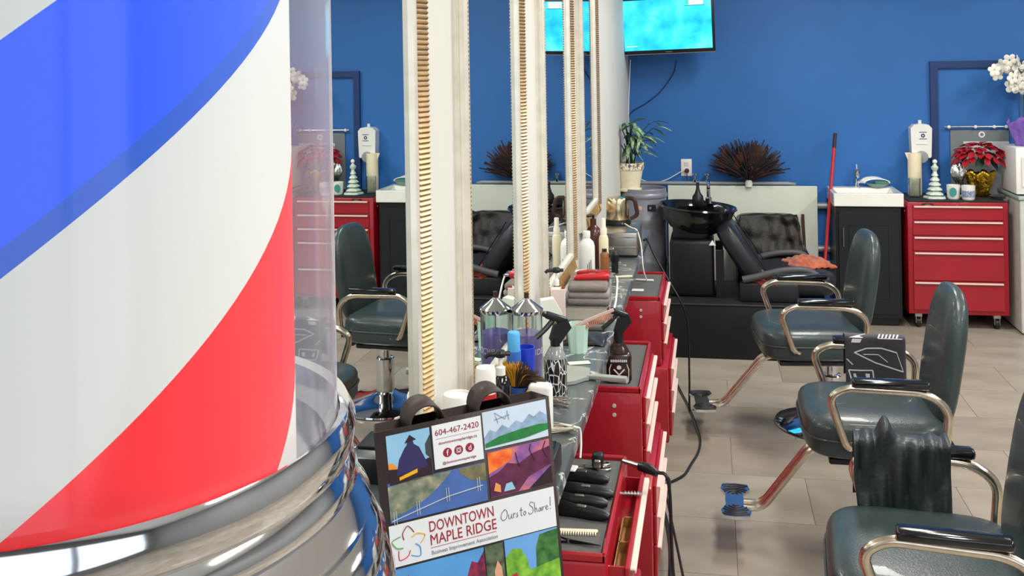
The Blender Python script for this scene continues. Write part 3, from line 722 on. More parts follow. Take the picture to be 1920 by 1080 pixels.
# dried bunch above the board
db = onY(1404, 345, 7.7)
du = thing('dried_bunch', 'bushy brown dried bunch standing on the ledge above the white board', 'dried flowers', (db.x, 7.7, .915))
MB().lathe([(0, 0), (.025, 0), (.028, .03), (.02, .05), (0, .05)], 16).build('holder', WHITE_P, du)
tw = MB()
for i in range(520):
    g = random.uniform(0, 2 * math.pi); el = random.uniform(.3, 1.35); Lh = random.uniform(.1, .3); d = Vector((math.cos(g) * math.cos(el), math.sin(g) * math.cos(el) * .55, math.sin(el))); s0 = Vector((0, 0, .04)) + d * .03
    e1 = s0 + d * Lh + Vector((random.uniform(-.02, .02), 0, random.uniform(-.02, .02)))
    if e1.y > .085: e1.y = .085
    tw.tube([s0, s0.lerp(e1, .5) + Vector((0, 0, .01)), e1], [.003, .008, .005], 4)
tw = tw.build('dry_stems', ramp_mat('dried_brown', 'noise', [(.35, (32, 28, 38)), (.52, (60, 42, 40)), (.7, (104, 60, 48))], .9, tscale=9), du); tw['kind'] = 'stuff'

# ------------------------------------------------------------------ vanity and sink
vl = onY(1563, 362, 7.33); vr = onY(1695, 362, 7.33)
vw = vr.x - vl.x; vx = (vl.x + vr.x) / 2
vn = thing('vanity_cabinet', 'black vanity cabinet carrying the white sink', 'cabinet', (vx, 7.57, 0))
VB = pm('vanity_black', (13, 20, 27), .4, var=.15)
MB().rbox((0, 0, .44), (vw - .03, .42, .76), .004, 1).build('body', VB, vn); MB().rbox((0, .02, .03), (vw - .06, .36, .06), .003, 1).build('plinth', BLACK, vn)
dq = MB().rbox((.0, -.216, .44), (vw - .06, .018, .7), .003, 1).build('door', VB, vn)
inn = MB(); inn.rbox((0, -.226, .7), (vw - .2, .006, .006), .001, 1); inn.rbox((0, -.226, .2), (vw - .2, .006, .006), .001, 1); inn.rbox((-vw / 2 + .1, -.226, .45), (.006, .006, .5), .001, 1); inn.rbox((vw / 2 - .1, -.226, .45), (.006, .006, .5), .001, 1); inn.build('panel_moulding', VB, dq)
MB().tube([(-vw / 2 + .06, -.24, .55), (-vw / 2 + .06, -.24, .68)], .005, 8).build('handle', STEEL, dq)
sk = thing('sink', 'white rectangular ceramic sink on the black vanity', 'sink', (vx, 7.56, .825))
s_ = MB(); hw, hd, t_ = vw / 2, .225, .09
ov = [(-hw, -hd), (hw, -hd), (hw, hd), (-hw, hd)]; iv = [(-hw + .03, -hd + .03), (hw - .03, -hd + .03), (hw - .03, hd - .1), (-hw + .03, hd - .1)]; bv = [(-hw + .07, -hd + .07), (hw - .07, -hd + .07), (hw - .07, hd - .14), (-hw + .07, hd - .14)]
v = [(x, y, 0) for x, y in ov] + [(x, y, t_) for x, y in ov] + [(x, y, t_) for x, y in iv] + [(x, y, t_ - .07) for x, y in bv]
f = [(3, 2, 1, 0)] + [(i, (i + 1) % 4, 4 + (i + 1) % 4, 4 + i) for i in range(4)] + [(4 + i, 4 + (i + 1) % 4, 8 + (i + 1) % 4, 8 + i) for i in range(4)] + [(8 + i, 8 + (i + 1) % 4, 12 + (i + 1) % 4, 12 + i) for i in range(4)] + [(12, 13, 14, 15)]
sko = s_.add(v, f).build('basin', CERAMIC, sk); md = sko.modifiers.new('bevel', 'BEVEL'); md.width = .006; md.segments = 2
MB().lathe([(0, 0), (.008, 0), (.008, .004), (0, .004)], 12, M=Matrix.Translation((-.01, -hd + .052, t_ - .028)) @ Matrix.Rotation(R(60), 4, 'X')).build('overflow_hole', BLACK, sk)
fa = MB(); fa.lathe([(.026, 0), (.026, .008), (.02, .012), (.019, .09), (.021, .1), (.021, .12), (.012, .128), (0, .13)], 20, (-.02, hd - .05, t_)); fa.tube([(-.02, hd - .05, t_ + .07), (-.02, hd - .13, t_ + .06), (-.02, hd - .15, t_ + .045)], .011, 10); fa.tube([(-.02, hd - .05, t_ + .125), (-.02, hd - .04, t_ + .16)], .008, 8); fa.build('faucet', CHROME, sk)
sd = thing('soap_dish', 'white shell soap dish with green sponge on the sink rim', 'dish', (vx + .115, 7.7, .915))
MB().lathe([(0, 0), (.04, 0), (.07, .02), (.075, .03), (.07, .03), (.04, .01), (0, .008)], 24, sy=.7).build('bowl', pm('dish_green', (120, 150, 138), .4), sd)
def shell(u, v):
    a = R(200) * (u - .5); return (.085 * math.sin(a) - .03 + .03 * v, .03 - .04 * v, .035 + .045 * math.cos(a) * (1 - .4 * v) * .9)
MB().grid(shell, 14, 5).build('shell_back', CERAMIC, sd, 80, .006)
MB().rbox((.02, -.01, .035), (.08, .05, .022), .006, 2).build('sponge', pm('sponge_green', (88, 130, 110), .9, bump=.5), sd)

# soap dispenser
dt = onY(1726, 232, YB - .05); dbm = onY(1726, 295, YB - .05)
dh = dt.z - dbm.z
sdp = thing('soap_dispenser', 'white wall soap dispenser with grey push button above the paper roll', 'dispenser', (dbm.x, YB, dbm.z))
prof = [(-.066, .01), (-.06, 0), (.06, 0), (.066, .01), (.07, dh * .55), (.072, dh - .03), (.05, dh - .005), (0, dh + .002), (-.05, dh - .005), (-.072, dh - .03), (-.07, dh * .55)]
MB().prism(prof, -.095, 0).build('housing', WHITE_P, sdp); 
MB().lathe([(0, 0), (.045, 0), (.04, .008), (0, .012)], 20, M=Matrix.Translation((0, -.095, .005)) @ Matrix.Rotation(R(90), 4, 'X'), cap=False, sy=1).build('push_button', pm('button_grey', (150, 158, 160), .4), sdp)
MB().lathe([(0, 0), (.012, 0), (.013, .025), (0, .028)], 12, (.0, -.04, dh)).build('lock_tab', WHITE_P, sdp)
for z, w_ in ((dh * .76, .052), (dh * .56, .05)): MB().rbox((.01, -.096, z), (w_, .002, .005), .0008, 1).build('print_line', pm('print_blue', (52, 60, 120), .5), sdp)
MB().lathe([(.006, 0), (.014, 0), (.014, .0015), (.006, .0015)], 16, M=Matrix.Translation((.01, -.095, dh * .66)) @ Matrix.Rotation(R(90), 4, 'X'), cap=False).build('print_emblem', pm('print_blue', (52, 60, 120), .5), sdp)
MB().rbox((0, -.098, dh * .42), (.075, .006, .01), .003, 2).build('lip', WHITE_P, sdp)

# things on the back chest
def on_back(px, py, Y=7.5): return onY(px, py, Y)
def bt_thing(name, label, cat, px, Y, group=None):
    p = onY(px, 378, Y); return thing(name, label, cat, (p.x, Y, BTOP), 0, group)
t = bt_thing('paper_roll', 'tall cream paper towel roll standing at the chest corner', 'paper roll', 1716, 7.66)
MB().lathe([(.018, 0), (.046, 0), (.047, .005), (.047, .29), (.046, .295), (.018, .295)], 28).build('roll', CREAM, t)
MB().prism([(-.066, .3), (-.03, .3), (-.044, .24)], -.012, -.01).build('loose_sheet', CREAM, t)
t = bt_thing('glass_tumbler', 'clear glass tumbler in front of the cream paper roll', 'glass', 1715, 7.55)
MB().lathe([(0, 0), (.036, 0), (.041, .13), (.038, .13), (.034, .008), (0, .008)], 24).build('tumbler', GLASSY, t)
t = bt_thing('ceramic_tree', 'pale green ceramic tree figurine on the red chest', 'figurine', 1754, 7.5)
TREE = pm('celadon', (206, 222, 208), .25, var=.12, scale=40, coat=.3)
pr = [(0, 0), (.075, 0), (.07, .012)]
for k in range(5):
    r_ = .058 - .009 * k; z0 = .012 + .032 * k; pr += [(r_ * .55, z0 + .006), (r_, z0 + .012), (r_ * .92, z0 + .02), (r_ * .6, z0 + .032)]
pr += [(.012, .185), (.022, .2), (.024, .212), (.012, .225), (.008, .235)]
tm = MB(); tm.lathe(pr + [(0, .236)], 16); 
for i in range(len(tm.v)):
    x, y, z = tm.v[i]; q = 1 + .1 * math.sin(5 * math.atan2(y, x)); tm.v[i] = (x * q, y * q, z)
tm.build('tree', TREE, t); MB().superq((0, 0, .25), (.032, .032, .032), 1, 1, 12, 8).build('top_ball', CERAMIC, t)
def mug(name, label, px, Y, mat, deco, handle):
    t = bt_thing(name, label, 'mug', px, Y, None)
    MB().lathe([(0, 0), (.036, 0), (.041, .01), (.045, .095), (.042, .095), (.038, .012), (0, .01)], 28).build('cup', CERAMIC, t)
    if handle: MB().tube(rpoly([(.038, 0, .08), (.075, 0, .078), (.072, 0, .025), (.037, 0, .02)], .03), .006, 8).build('handle', CERAMIC, t)
    return t
t = mug('mug', 'white mug with a teal spot and a handle', 1788, 7.46, CERAMIC, None, True)
MB().lathe([(0, 0), (.024, 0), (.024, .003), (0, .003)], 20, M=Matrix.Translation((-.012, -.041, .05)) @ Matrix.Rotation(R(92), 4, 'X'), sy=1.3).build('teal_spot', pm('teal', (70, 150, 146), .3), t)
t = mug('mug', 'white cup with a band of blue pattern beside the gold foil', 1816, 7.42, CERAMIC, None, False)
MB().lathe([(.0425, .02), (.0455, .062), (.0458, .0622), (.0428, .0195)], 28, cap=False).build('blue_band', ramp_mat('blue_pattern', 'noise', [(.4, (78, 96, 158)), (.6, (190, 196, 214))], .3, tscale=160), t)
# poinsettia
pn = bt_thing('poinsettia', 'red poinsettia in a gold foil wrapped pot on the red chest', 'plant', 1838, 7.6)
FOIL = pm('gold_foil', (216, 172, 60), .22, 1., var=.25, scale=30, bump=.9, bscale=45)
fo = MB()
def foil(u, v):
    a = 2 * math.pi * u; r_ = (.045 + .05 * v) * (1 + .1 * math.sin(9 * a) + .06 * math.sin(17 * a + 4 * v))
    return (r_ * math.cos(a), r_ * math.sin(a), .17 * v + .012 * math.sin(7 * a) * v)
MB().grid(foil, 60, 10).build('foil_wrap', FOIL, pn, 25, .001)
MB().lathe([(0, .01), (.04, .01), (.055, .15), (0, .15)], 16).build('pot', BLACK_M, pn)
MB().tube([(0, 0, .14), (0, 0, .3)], .012, 6).build('stem', GREEN_D, pn)
PET = pm('bract_red', (172, 28, 44), .55, var=.25, scale=20)
lsrc = leaf_mesh(.075, .05, .3, 'bract', PET, pn, 6, .9); lg_ = leaf_mesh(.1, .055, .5, 'leaf', GREEN_D, pn, 6, .9)
k = 0
for ring, (n_, rr, zz, tilt) in enumerate(((9, .015, .355, 15), (13, .045, .345, 5), (17, .08, .325, -10), (18, .105, .3, -25), (14, .11, .27, -40))):
    for i in range(n_):
        g = 2 * math.pi * i / n_ + ring * .4 + random.uniform(-.15, .15)
        o = lsrc if k == 0 else copy_obj(lsrc, pn); k += 1
        o.location = (math.cos(g) * rr * 1.25, math.sin(g) * rr * .8, zz + random.uniform(-.01, .015)); o.rotation_euler = (R(tilt + random.uniform(-8, 8)), R(random.uniform(-12, 12)), g - R(90)); s_ = random.uniform(.85, 1.1); o.scale = (s_, s_, s_)
for i in range(6):
    g = 2 * math.pi * i / 6 + .3; o = lg_ if i == 0 else copy_obj(lg_, pn); o.location = (math.cos(g) * .07, math.sin(g) * .05, .25); o.rotation_euler = (R(-35), 0, g - R(90))
sf = bt_thing('foil_bow', 'crumpled silver foil bow resting beside the poinsettia', 'foil', 1797, 7.57)
def sfo(u, v):
    a = 2 * math.pi * u; r_ = .045 * (1 + .35 * math.sin(3 * a + 1) + .2 * math.sin(7 * a)) * math.sin(math.pi * (.08 + .84 * v)); return (r_ * math.cos(a), r_ * math.sin(a) * .6, .1 + .13 * v + .012 * math.sin(5 * a))
MB().grid(sfo, 30, 10).build('foil', pm('silver_foil', (214, 216, 214), .2, 1., bump=.8, bscale=40), sf, 25, .001)
MB().lathe([(0, 0), (.03, 0), (.022, .01), (.006, .02), (.006, .12), (0, .12)], 12).build('stand', STEEL, sf)
di = bt_thing('glass_dish', 'small dark glass dish at the chest corner', 'dish', 1872, 7.48)
MB().lathe([(0, 0), (.04, 0), (.055, .02), (.05, .022), (.036, .006), (0, .006)], 24).build('dish', pm('dark_glass', (70, 70, 70), .15, coat=.4), di)

# rail with sheets on the wall
rl = onY(1770, 238, YB - .02); rr_ = onY(1895, 237, YB - .02)
rt = thing('clip_rail', 'thin metal rail with round white clips on the blue wall', 'rail', (rl.x, YB - .03, rl.z))
MB().tube([(0, 0, 0), (rr_.x - rl.x, 0, 0)], .006, 8).build('rod', STEEL, rt)
for q in (.0, .4, .68, .86): MB().superq(((rr_.x - rl.x) * q + .03, -.006, 0), (.026, .024, .026), 1, 1, 12, 8).build('clip', WHITE_P, rt)
ps = onY(1781, 244, YB); pe = onY(1893, 370, YB)
sh = thing('grey_sheet', 'grey poster sheet hanging from the rail behind the poinsettia', 'poster', (ps.x, YB - .008, pe.z))
MB().rbox(((pe.x - ps.x) / 2, 0, (ps.z - pe.z) / 2), (pe.x - ps.x, .006, ps.z - pe.z), .001, 1).build('sheet', pm('sheet_grey', (120, 128, 132), .6), sh)
q0 = onY(1805, 265, YB)
MB().rbox(((q0.x - ps.x) / 2 + (pe.x - ps.x) / 2, -.006, (q0.z - pe.z) / 2), (pe.x - q0.x, .004, q0.z - pe.z), .001, 1).build('white_panel', pm('sheet_white', (206, 212, 214), .6), sh)
e0 = onY(1840, 252, YB)
MB().lathe([(.012, 0), (.022, 0), (.022, .002), (.012, .002)], 20, M=Matrix.Translation((e0.x - ps.x, -.003, e0.z - pe.z)) @ Matrix.Rotation(R(90), 4, 'X'), cap=False).build('round_emblem', WHITE_P, sh)

# white cupboard, microwave, purple pot, orchids
cu = onZ(1900, 622, 0)
cw = thing('white_cupboard', 'grey white cupboard beside the red chest', 'cupboard', (2.27, 7.5, 0))
MB().rbox((0, 0, .45), (.56, .5, .88), .006, 1).build('body', pm('cupboard_white', (204, 206, 200), .5), cw)
MB().rbox((0, 0, .9), (.58, .52, .022), .004, 1).build('top', pm('cupboard_top', (170, 186, 184), .4), cw)
MB().rbox((.0, -.256, .46), (.5, .016, .78), .003, 1).build('door', pm('cupboard_white', (204, 206, 200), .5), cw); MB().tube([(.2, -.275, .5), (.2, -.275, .62)], .006, 8).build('handle', STEEL, cw)
mcx = onY(1884, 330, 7.3)
mw = thing('microwave', 'white microwave oven on the white cupboard', 'microwave', (2.22, 7.47, .911))
MB().rbox((0, 0, .165), (.48, .36, .31), .008, 2).build('casing', WHITE_P, mw); MB().rbox((.03, -.184, .16), (.36, .01, .26), .003, 1).build('door', WHITE_P, mw); MB().rbox((.03, -.19, .285), (.36, .006, .02), .002, 1).build('vent_strip', BLACK, mw)
MB().rbox((-.2, -.188, .16), (.012, .014, .2), .003, 1).build('handle', WHITE_P, mw); MB().rbox((0, 0, .005), (.4, .3, .012), .002, 1).build('feet', BLACK, mw)
pu = thing('wrapped_pot', 'flower pot wrapped in purple tissue on the microwave', 'pot', (2.1, 7.45, 1.231))
def pur(u, v):
    a = 2 * math.pi * u; r_ = (.075 + .05 * v) * (1 + .07 * math.sin(6 * a) + .05 * math.sin(11 * a + 3 * v)); return (r_ * math.cos(a), r_ * math.sin(a), .17 * v + .02 * math.sin(5 * a) * v)
MB().grid(pur, 48, 10).build('tissue', pm('purple_tissue', (128, 96, 186), .6, var=.2, bump=.5, bscale=40), pu, 40, .002)
MB().lathe([(0, .0), (.06, 0), (.08, .15), (0, .15)], 20).build('pot', BLACK_M, pu)
orc = thing('orchid', 'white orchid blossoms in a clear vase beside the purple pot', 'flower', (2.13, 7.62, 1.231))
MB().lathe([(0, 0), (.035, 0), (.03, .05), (.04, .36), (.037, .36), (.027, .05), (0, .01)], 24).build('vase', GLASSY, orc)
MB().tube(cat_rom([(0, 0, .02), (0, 0, .35), (-.03, -.02, .46), (-.1, -.06, .5)], 6), .005, 6).build('stem', GREEN_D, orc)
PETW = pm('petal_white', (240, 238, 226), .5, var=.05)
bl = MB()
for i in range(5):
    a_ = 2 * math.pi * i / 5; Mx = Matrix.Rotation(a_, 4, 'Y')
    bl.superq((0, 0, .03), (.042, .01, .05), .9, .9, 10, 6, M=Mx)
blo = bl.build('blossom', PETW, orc, 80); BLM = blo.data
cen = MB().superq((0, -.008, 0), (.016, .016, .016), 1, 1, 8, 6).build('blossom_centre', pm('yellow_centre', (220, 206, 120), .5), blo)
for i in range(22):
    px, py = random.uniform(1862, 1925), random.uniform(112, 172)
    if px < 1885 and py > 150: py -= 30
    p = onY(px, py, 7.55 + random.uniform(-.05, .06))
    o = blo if i == 0 else copy_obj(blo, orc)
    o.location = (p.x - 2.13, p.y - 7.62, p.z - 1.231); o.rotation_euler = (R(random.uniform(-35, 35)), R(random.uniform(0, 70)), R(random.uniform(-50, 50))); s_ = random.uniform(.75, 1.05); o.scale = (s_, s_, s_)
gl = leaf_mesh(.16, .05, .6, 'leaf', GREEN_D, orc)
for i in range(4):
    o = gl if i == 0 else copy_obj(gl, orc); o.location = (.02, 0, .42 + .03 * i); o.rotation_euler = (R(10), 0, R(-30 - 60 * i))

# ------------------------------------------------------------------ things on the marble shelf
def at_top(px, py, X): return onX(px, py, X)
def shelf_thing(name, label, cat, px, py, X, rz=0., group=None):
    p = onX(px, py, X); t = thing(name, label, cat, (p.x, p.y, MZ), rz, group); return t, p.z - MZ
ORANGE = pm('orange_label', (224, 120, 44), .45, var=.08)
t, h = shelf_thing('canister', 'white capped canister with an orange foot beside the first mirror', 'canister', 858, 738, -.552)
MB().lathe([(0, 0), (.032, 0), (.033, .004), (.033, .05), (.032, .052), (0, .052)], 28).build('body', ORANGE, t); MB().lathe([(.0315, .05), (.0335, .054), (.0335, h - .006), (.031, h), (.027, h + .001), (.026, h - .004), (0, h - .004)], 28).build('cap', WHITE_P, t)
t, h = shelf_thing('spray_can', 'orange spray can with a white cap and a red ring', 'spray can', 910, 688, -.53)
MB().lathe([(0, 0), (.024, 0), (.025, .004), (.025, h - .085), (.024, h - .08), (0, h - .08)], 28).build('body', ORANGE, t); MB().lathe([(.0245, h - .075), (.0252, h - .075), (.0252, h - .06), (.0245, h - .06)], 28).build('ring', pm('ring_red', (190, 30, 40), .4), t)
MB().lathe([(.0235, h - .082), (.0242, h - .08), (.0242, h - .006), (.022, h), (0, h + .002)], 28).build('cap', WHITE_P, t)
def pump_bottle(name, label, px, py, X, body, r, neckm, capm, hh=None):
    t, h = shelf_thing(name, label, 'bottle', px, py, X); hb = h - .06
    MB().lathe([(0, 0), (r * .95, 0), (r, .006), (r, hb * .82), (r * .85, hb * .92), (r * .42, hb), (r * .42, hb + .004), (0, hb + .004)], 24).build('body', body, t)
    MB().lathe([(r * .46, hb - .002), (r * .46, hb + .018), (r * .2, hb + .022), (r * .2, hb + .045), (0, hb + .045)], 16).build('collar', neckm, t)
    q = MB(); q.lathe([(.013, h - .016), (.015, h - .006), (.011, h), (0, h + .001)], 14); q.tube([(0, 0, h - .008), (-.03, -.012, h - .009), (-.036, -.014, h - .016)], .006, 8); q.tube([(0, 0, h - .008), (.022, .01, h - .01)], .006, 8); q.build('pump_head', capm, t)
    return t
pump_bottle('pump_bottle', 'black pump bottle beside the brown bristle duster', 938, 657, -.53, BLACK_G, .027, WHITE_P, BLACK)
pump_bottle('pump_bottle', 'brown pump bottle standing by the mirror sill and white carton', 1043, 502, -.53, pm('brown_bottle', (74, 40, 30), .25), .02, WHITE_P, BLACK_M)
t, h = shelf_thing('jar', 'blue jar holding the bristle neck duster', 'jar', 974, 722, -.5)
MB().lathe([(0, 0), (.033, 0), (.034, .005), (.034, h - .02), (.032, h - .015), (.032, h), (.028, h), (.028, .01), (0, .01)], 28).build('body', pm('jar_blue', (48, 84, 150), .25, var=.15, scale=40), t); ln_ = MB()
for z in (.03, .06): ln_.lathe([(.0342, z), (.0348, z + .002), (.0342, z + .004)], 28)
ln_.build('rib', pm('jar_line', (110, 140, 190), .3), t)
bj = t.location.copy()
t = thing('neck_duster', 'neck duster with yellow and dark brown bristles resting on the blue jar', 'brush', (bj.x - .012, bj.y, MZ + h))
MB().tube([(.02, 0, -.09), (.02, 0, -.0), (.015, 0, .02)], .01, 8).build('handle', BLACK, t)
bs = MB(); bs2 = MB()
for i in range(700):
    a_ = random.uniform(-1, 1); b__ = random.uniform(-.7, .7)
    d = Vector((a_ * .08, b__ * .045, .06 * math.sqrt(max(0, 1 - (a_ * .92) ** 2)) * random.uniform(.7, 1.0))); s0 = Vector((a_ * .03, b__ * .02, .0)); d.x += .012 * max(0, a_); d.z -= .045 * max(0, a_) ** 2
    (bs if a_ + random.uniform(-.3, .3) < .2 else bs2).tube([s0, s0.lerp(d, .6) + Vector((0, 0, .006)), d], [.002, .0024, .0008], 3)
o = bs.build('yellow_bristles', pm('bristle_yellow', (206, 152, 40), .7, var=.25), t); o['kind'] = 'stuff'; o = bs2.build('dark_bristles', pm('bristle_dark', (72, 54, 36), .8, var=.4, scale=50), t); o['kind'] = 'stuff'
t, h = shelf_thing('cream_tub', 'white and orange tub in front of the patterned spray bottle', 'tub', 1013, 718, -.44)
MB().rbox((0, 0, h / 2), (.062, .04, h), .012, 3).build('body', WHITE_P, t); MB().rbox((-.028, -.002, h * .48), (.012, .0405, h * .8), .004, 2).build('orange_stripe', pm('stripe_orange', (236, 148, 40), .45), t)
text_part('SEN', .016, pm('tub_ink', (150, 80, 70), .5), t, (.0, -.0205, h * .55))
# disinfectant jar
t, h = shelf_thing('disinfectant_jar', 'glass jar of purple disinfectant with a chrome cone lid', 'jar', 987, 548, -.545)
jr = .046; hj = h - .055
MB().lathe([(0, 0), (jr - .002, 0), (jr, .004), (jr, hj - .008), (jr - .004, hj), (jr - .006, hj), (jr - .003, hj - .01), (jr - .003, .006), (0, .006)], 36).build('glass', GLASSY, t)
MB().lathe([(0, .0065), (jr - .0035, .0065), (jr - .0035, hj * .7), (0, hj * .7)], 36).build('liquid', PURPLE_L, t)
ld = MB().lathe([(jr + .001, hj - .006), (jr + .003, hj - .002), (jr + .003, hj + .006), (jr, hj + .009), (.012, hj + .034), (.01, hj + .038), (0, hj + .038)], 36).build('lid', CHROME, t, 30)
MB().lathe([(.007, hj + .036), (.007, hj + .055), (0, hj + .056)], 12).build('lid_knob', pm('knob_brown', (70, 40, 34), .4), ld)
MB().tube([(.0, -.006, hj * .15), (.0, -.006, hj + .03)], .002, 6).build('lift_rod', STEEL, t)
jw = lambda rad: (lambda c: Vector((rad * math.sin(c.x / rad), -rad * math.cos(c.x / rad), c.y)))
text_part('BARBICIDE', .025, pm('jar_print', (240, 236, 246), .5), t, (0, 0, hj * .47), (0, 0, R(10)), fn=jw(jr + .0008))
t, h = shelf_thing('blue_can', 'slim can with a light blue cap between jar and blue cup', 'can', 963, 622, -.52)
MB().lathe([(0, 0), (.018, 0), (.019, .003), (.019, h - .05), (0, h - .05)], 20).build('body', pm('can_blue', (60, 110, 200), .3), t); MB().lathe([(.0165, h - .052), (.0172, h - .05), (.0165, h - .004), (.014, h), (0, h)], 20).build('cap', pm('cap_blue', (92, 176, 236), .35), t)
t, h = shelf_thing('blue_cup', 'deep blue plastic cup in front of the disinfectant jar', 'cup', 984, 650, -.5)
MB().lathe([(0, 0), (.022, 0), (.027, h), (.025, h), (.02, .005), (0, .005)], 24).build('cup', pm('cup_blue', (34, 62, 190), .3), t)
def trigger(t, h, mat, s=1.):
    q = MB(); T = Matrix.Translation((0, 0, h - .06)) @ Matrix.Rotation(R(20), 4, 'Y') @ Matrix.Translation((0, 0, -(h - .06)))
    q.rbox((-.014, 0, h - .012), (.066 * s, .022 * s, .02 * s), .006, 2, M=T)
    q.prism([(.016, h - .004), (.036, h - .024), (.03, h - .04), (.02, h - .075), (-.012, h - .075), (-.014, h - .03)], -.011, .011, M=T)
    q.lathe([(.014, h - .11), (.014, h - .066), (0, h - .064)], 14)
    q.rbox((-.048, 0, h - .012), (.016, .017, .015), .004, 1, M=T)
    q.tube(rpoly([(-.02, 0, h - .02), (-.03, 0, h - .048), (-.05, 0, h - .082)], .02), .0055, 8, flat=1.6, M=T)
    q.build('trigger_head', mat, t)
t, h = shelf_thing('spray_bottle', 'black and white patterned spray bottle with black trigger', 'spray bottle', 1040, 589, -.44, R(18))
ZEB = ramp_mat('zebra_print', 'voronoi', [(.0, (232, 232, 226)), (.035, (226, 226, 222)), (.06, (20, 22, 24)), (1, (18, 20, 22))], .3, tscale=95, scale=(1, 1, .4))
hb = h - .1
MB().lathe([(0, 0), (.03, 0), (.032, .004), (.032, hb * .82), (.031, hb * .85)], 28).build('body', ZEB, t)
MB().lathe([(.031, hb * .848), (.029, hb * .9), (.018, hb + .006), (.013, hb + .012), (0, hb + .012)], 28).build('clear_shoulder', pm('clear_plastic', (210, 214, 212), .1, trans=.6, var=.1), t)
trigger(t, h, BLACK)
# mint cup with comb
t, h = shelf_thing('mint_cup', 'pale mint plastic cup holding a clear orange comb', 'cup', 1083, 606, -.44)
MB().lathe([(0, 0), (.03, 0), (.036, h), (.034, h), (.028, .004), (0, .004)], 8).build('cup', pm('mint', (190, 222, 208), .35, var=.06), t)
mc = t.location.copy()
t = thing('comb', 'translucent orange and clear comb lying on the mint cup', 'comb', (mc.x + .005, mc.y - .02, MZ + h - .012), R(10), ry=R(-22))
MB().rbox((.055, 0, .012), (.15, .004, .012), .003, 1).build('spine', pm('comb_clear', (236, 206, 196), .2, trans=.3), t); 
cb_ = MB()
for i in range(22): cb_.box(-.012 + i * .006, -.009 + i * .006, -.0015, .0015, -.012, .008)
cb_.build('teeth', pm('comb_orange', (228, 132, 96), .25, trans=.2), t)
t, h = shelf_thing('carton', 'white paper carton with slanted top beside the patterned spray bottle', 'carton', 1033, 558, -.52, R(14))
MB().prism([(-.035, 0), (.035, 0), (.035, h * .74), (.008, h), (-.035, h * .97)], -.018, .018).build('body', pm('carton_white', (232, 236, 226), .6), t)
t, h = shelf_thing('pink_carton', 'pale pink box behind the white carton', 'carton', 1046, 540, -.52, R(8))
MB().rbox((0, 0, h / 2), (.05, .04, h), .002, 1).build('body', pm('carton_pink', (226, 206, 200), .6), t); MB().rbox((.018, -.012, h + .003), (.014, .01, .006), .002, 1).build('red_tab', RED, t)
def squeeze(label, px, py, X):
    t, h = shelf_thing('squeeze_bottle', label, 'bottle', px, py, X)
    MB().lathe([(0, 0), (.034, 0), (.035, .004), (.035, h * .66), (.03, h * .76), (.014, h * .84), (.014, h * .86), (0, h * .86)], 28).build('body', WHITE_P, t); MB().lathe([(.0145, h * .85), (.016, h * .87), (.016, h - .003), (.014, h), (0, h)], 20).build('cap', WHITE_P, t)
    for i in range(3): MB().box(.004 + .008 * i, .007 + .008 * i, -.0352, -.0335, h * .15, h * (.3 + .05 * i)).build('print_mark', pm('mark_grey', (120, 124, 128), .5), t)
    return t
squeeze('large white bottle with screw cap beside the mirror sill', 1100, 433, -.55)
t, h = shelf_thing('spray_bottle', 'slim cream spray bottle with a clear cap on the shelf', 'spray bottle', 1131, 409, -.485)
MB().lathe([(0, 0), (.021, 0), (.022, .004), (.022, h * .62), (.018, h * .68), (.012, h * .7), (0, h * .7)], 24).build('body', CREAM, t); MB().lathe([(.015, h * .69), (.016, h * .8), (.011, h * .84), (.011, h - .004), (.009, h), (0, h)], 18).build('cap', pm('cap_cream', (240, 234, 216), .35), t)
t, h = shelf_thing('amber_bottle', 'small amber bottle with white label in front of cream spray bottle', 'bottle', 1133, 466, -.46)
MB().lathe([(0, 0), (.018, 0), (.019, .003), (.019, .045), (.0185, .046), (0, .046)], 20).build('label_band', WHITE_P, t); MB().lathe([(.0185, .045), (.019, .047), (.019, h - .025), (.01, h - .012), (0, h - .012)], 20).build('body', pm('amber_clear', (170, 110, 60), .15, trans=.4), t); MB().lathe([(.011, h - .014), (.011, h), (0, h)], 14).build('cap', AMBER, t)
t, h = shelf_thing('brown_bottle', 'dark brown pump bottle tucked behind the large white bottle', 'bottle', 1112, 400, -.545)
MB().lathe([(0, 0), (.04, 0), (.042, .004), (.042, h * .6), (.03, h * .72), (.014, h * .78), (.014, h * .9), (0, h * .9)], 24).build('body', pm('brown_bottle', (74, 40, 30), .25), t); q = MB(); q.tube([(0, 0, h * .88), (0, 0, h - .005)], .006, 8); q.tube([(0, 0, h - .008), (-.03, -.01, h - .012)], .007, 8); q.build('pump_head', BLACK, t)
t, h = shelf_thing('jar', 'low white jar in front of the large white bottle', 'jar', 1092, 508, -.545)
MB().lathe([(0, 0), (.032, 0), (.033, .003), (.033, h * .55), (.035, h * .56), (.035, h - .003), (.033, h), (0, h)], 28).build('jar', WHITE_P, t)
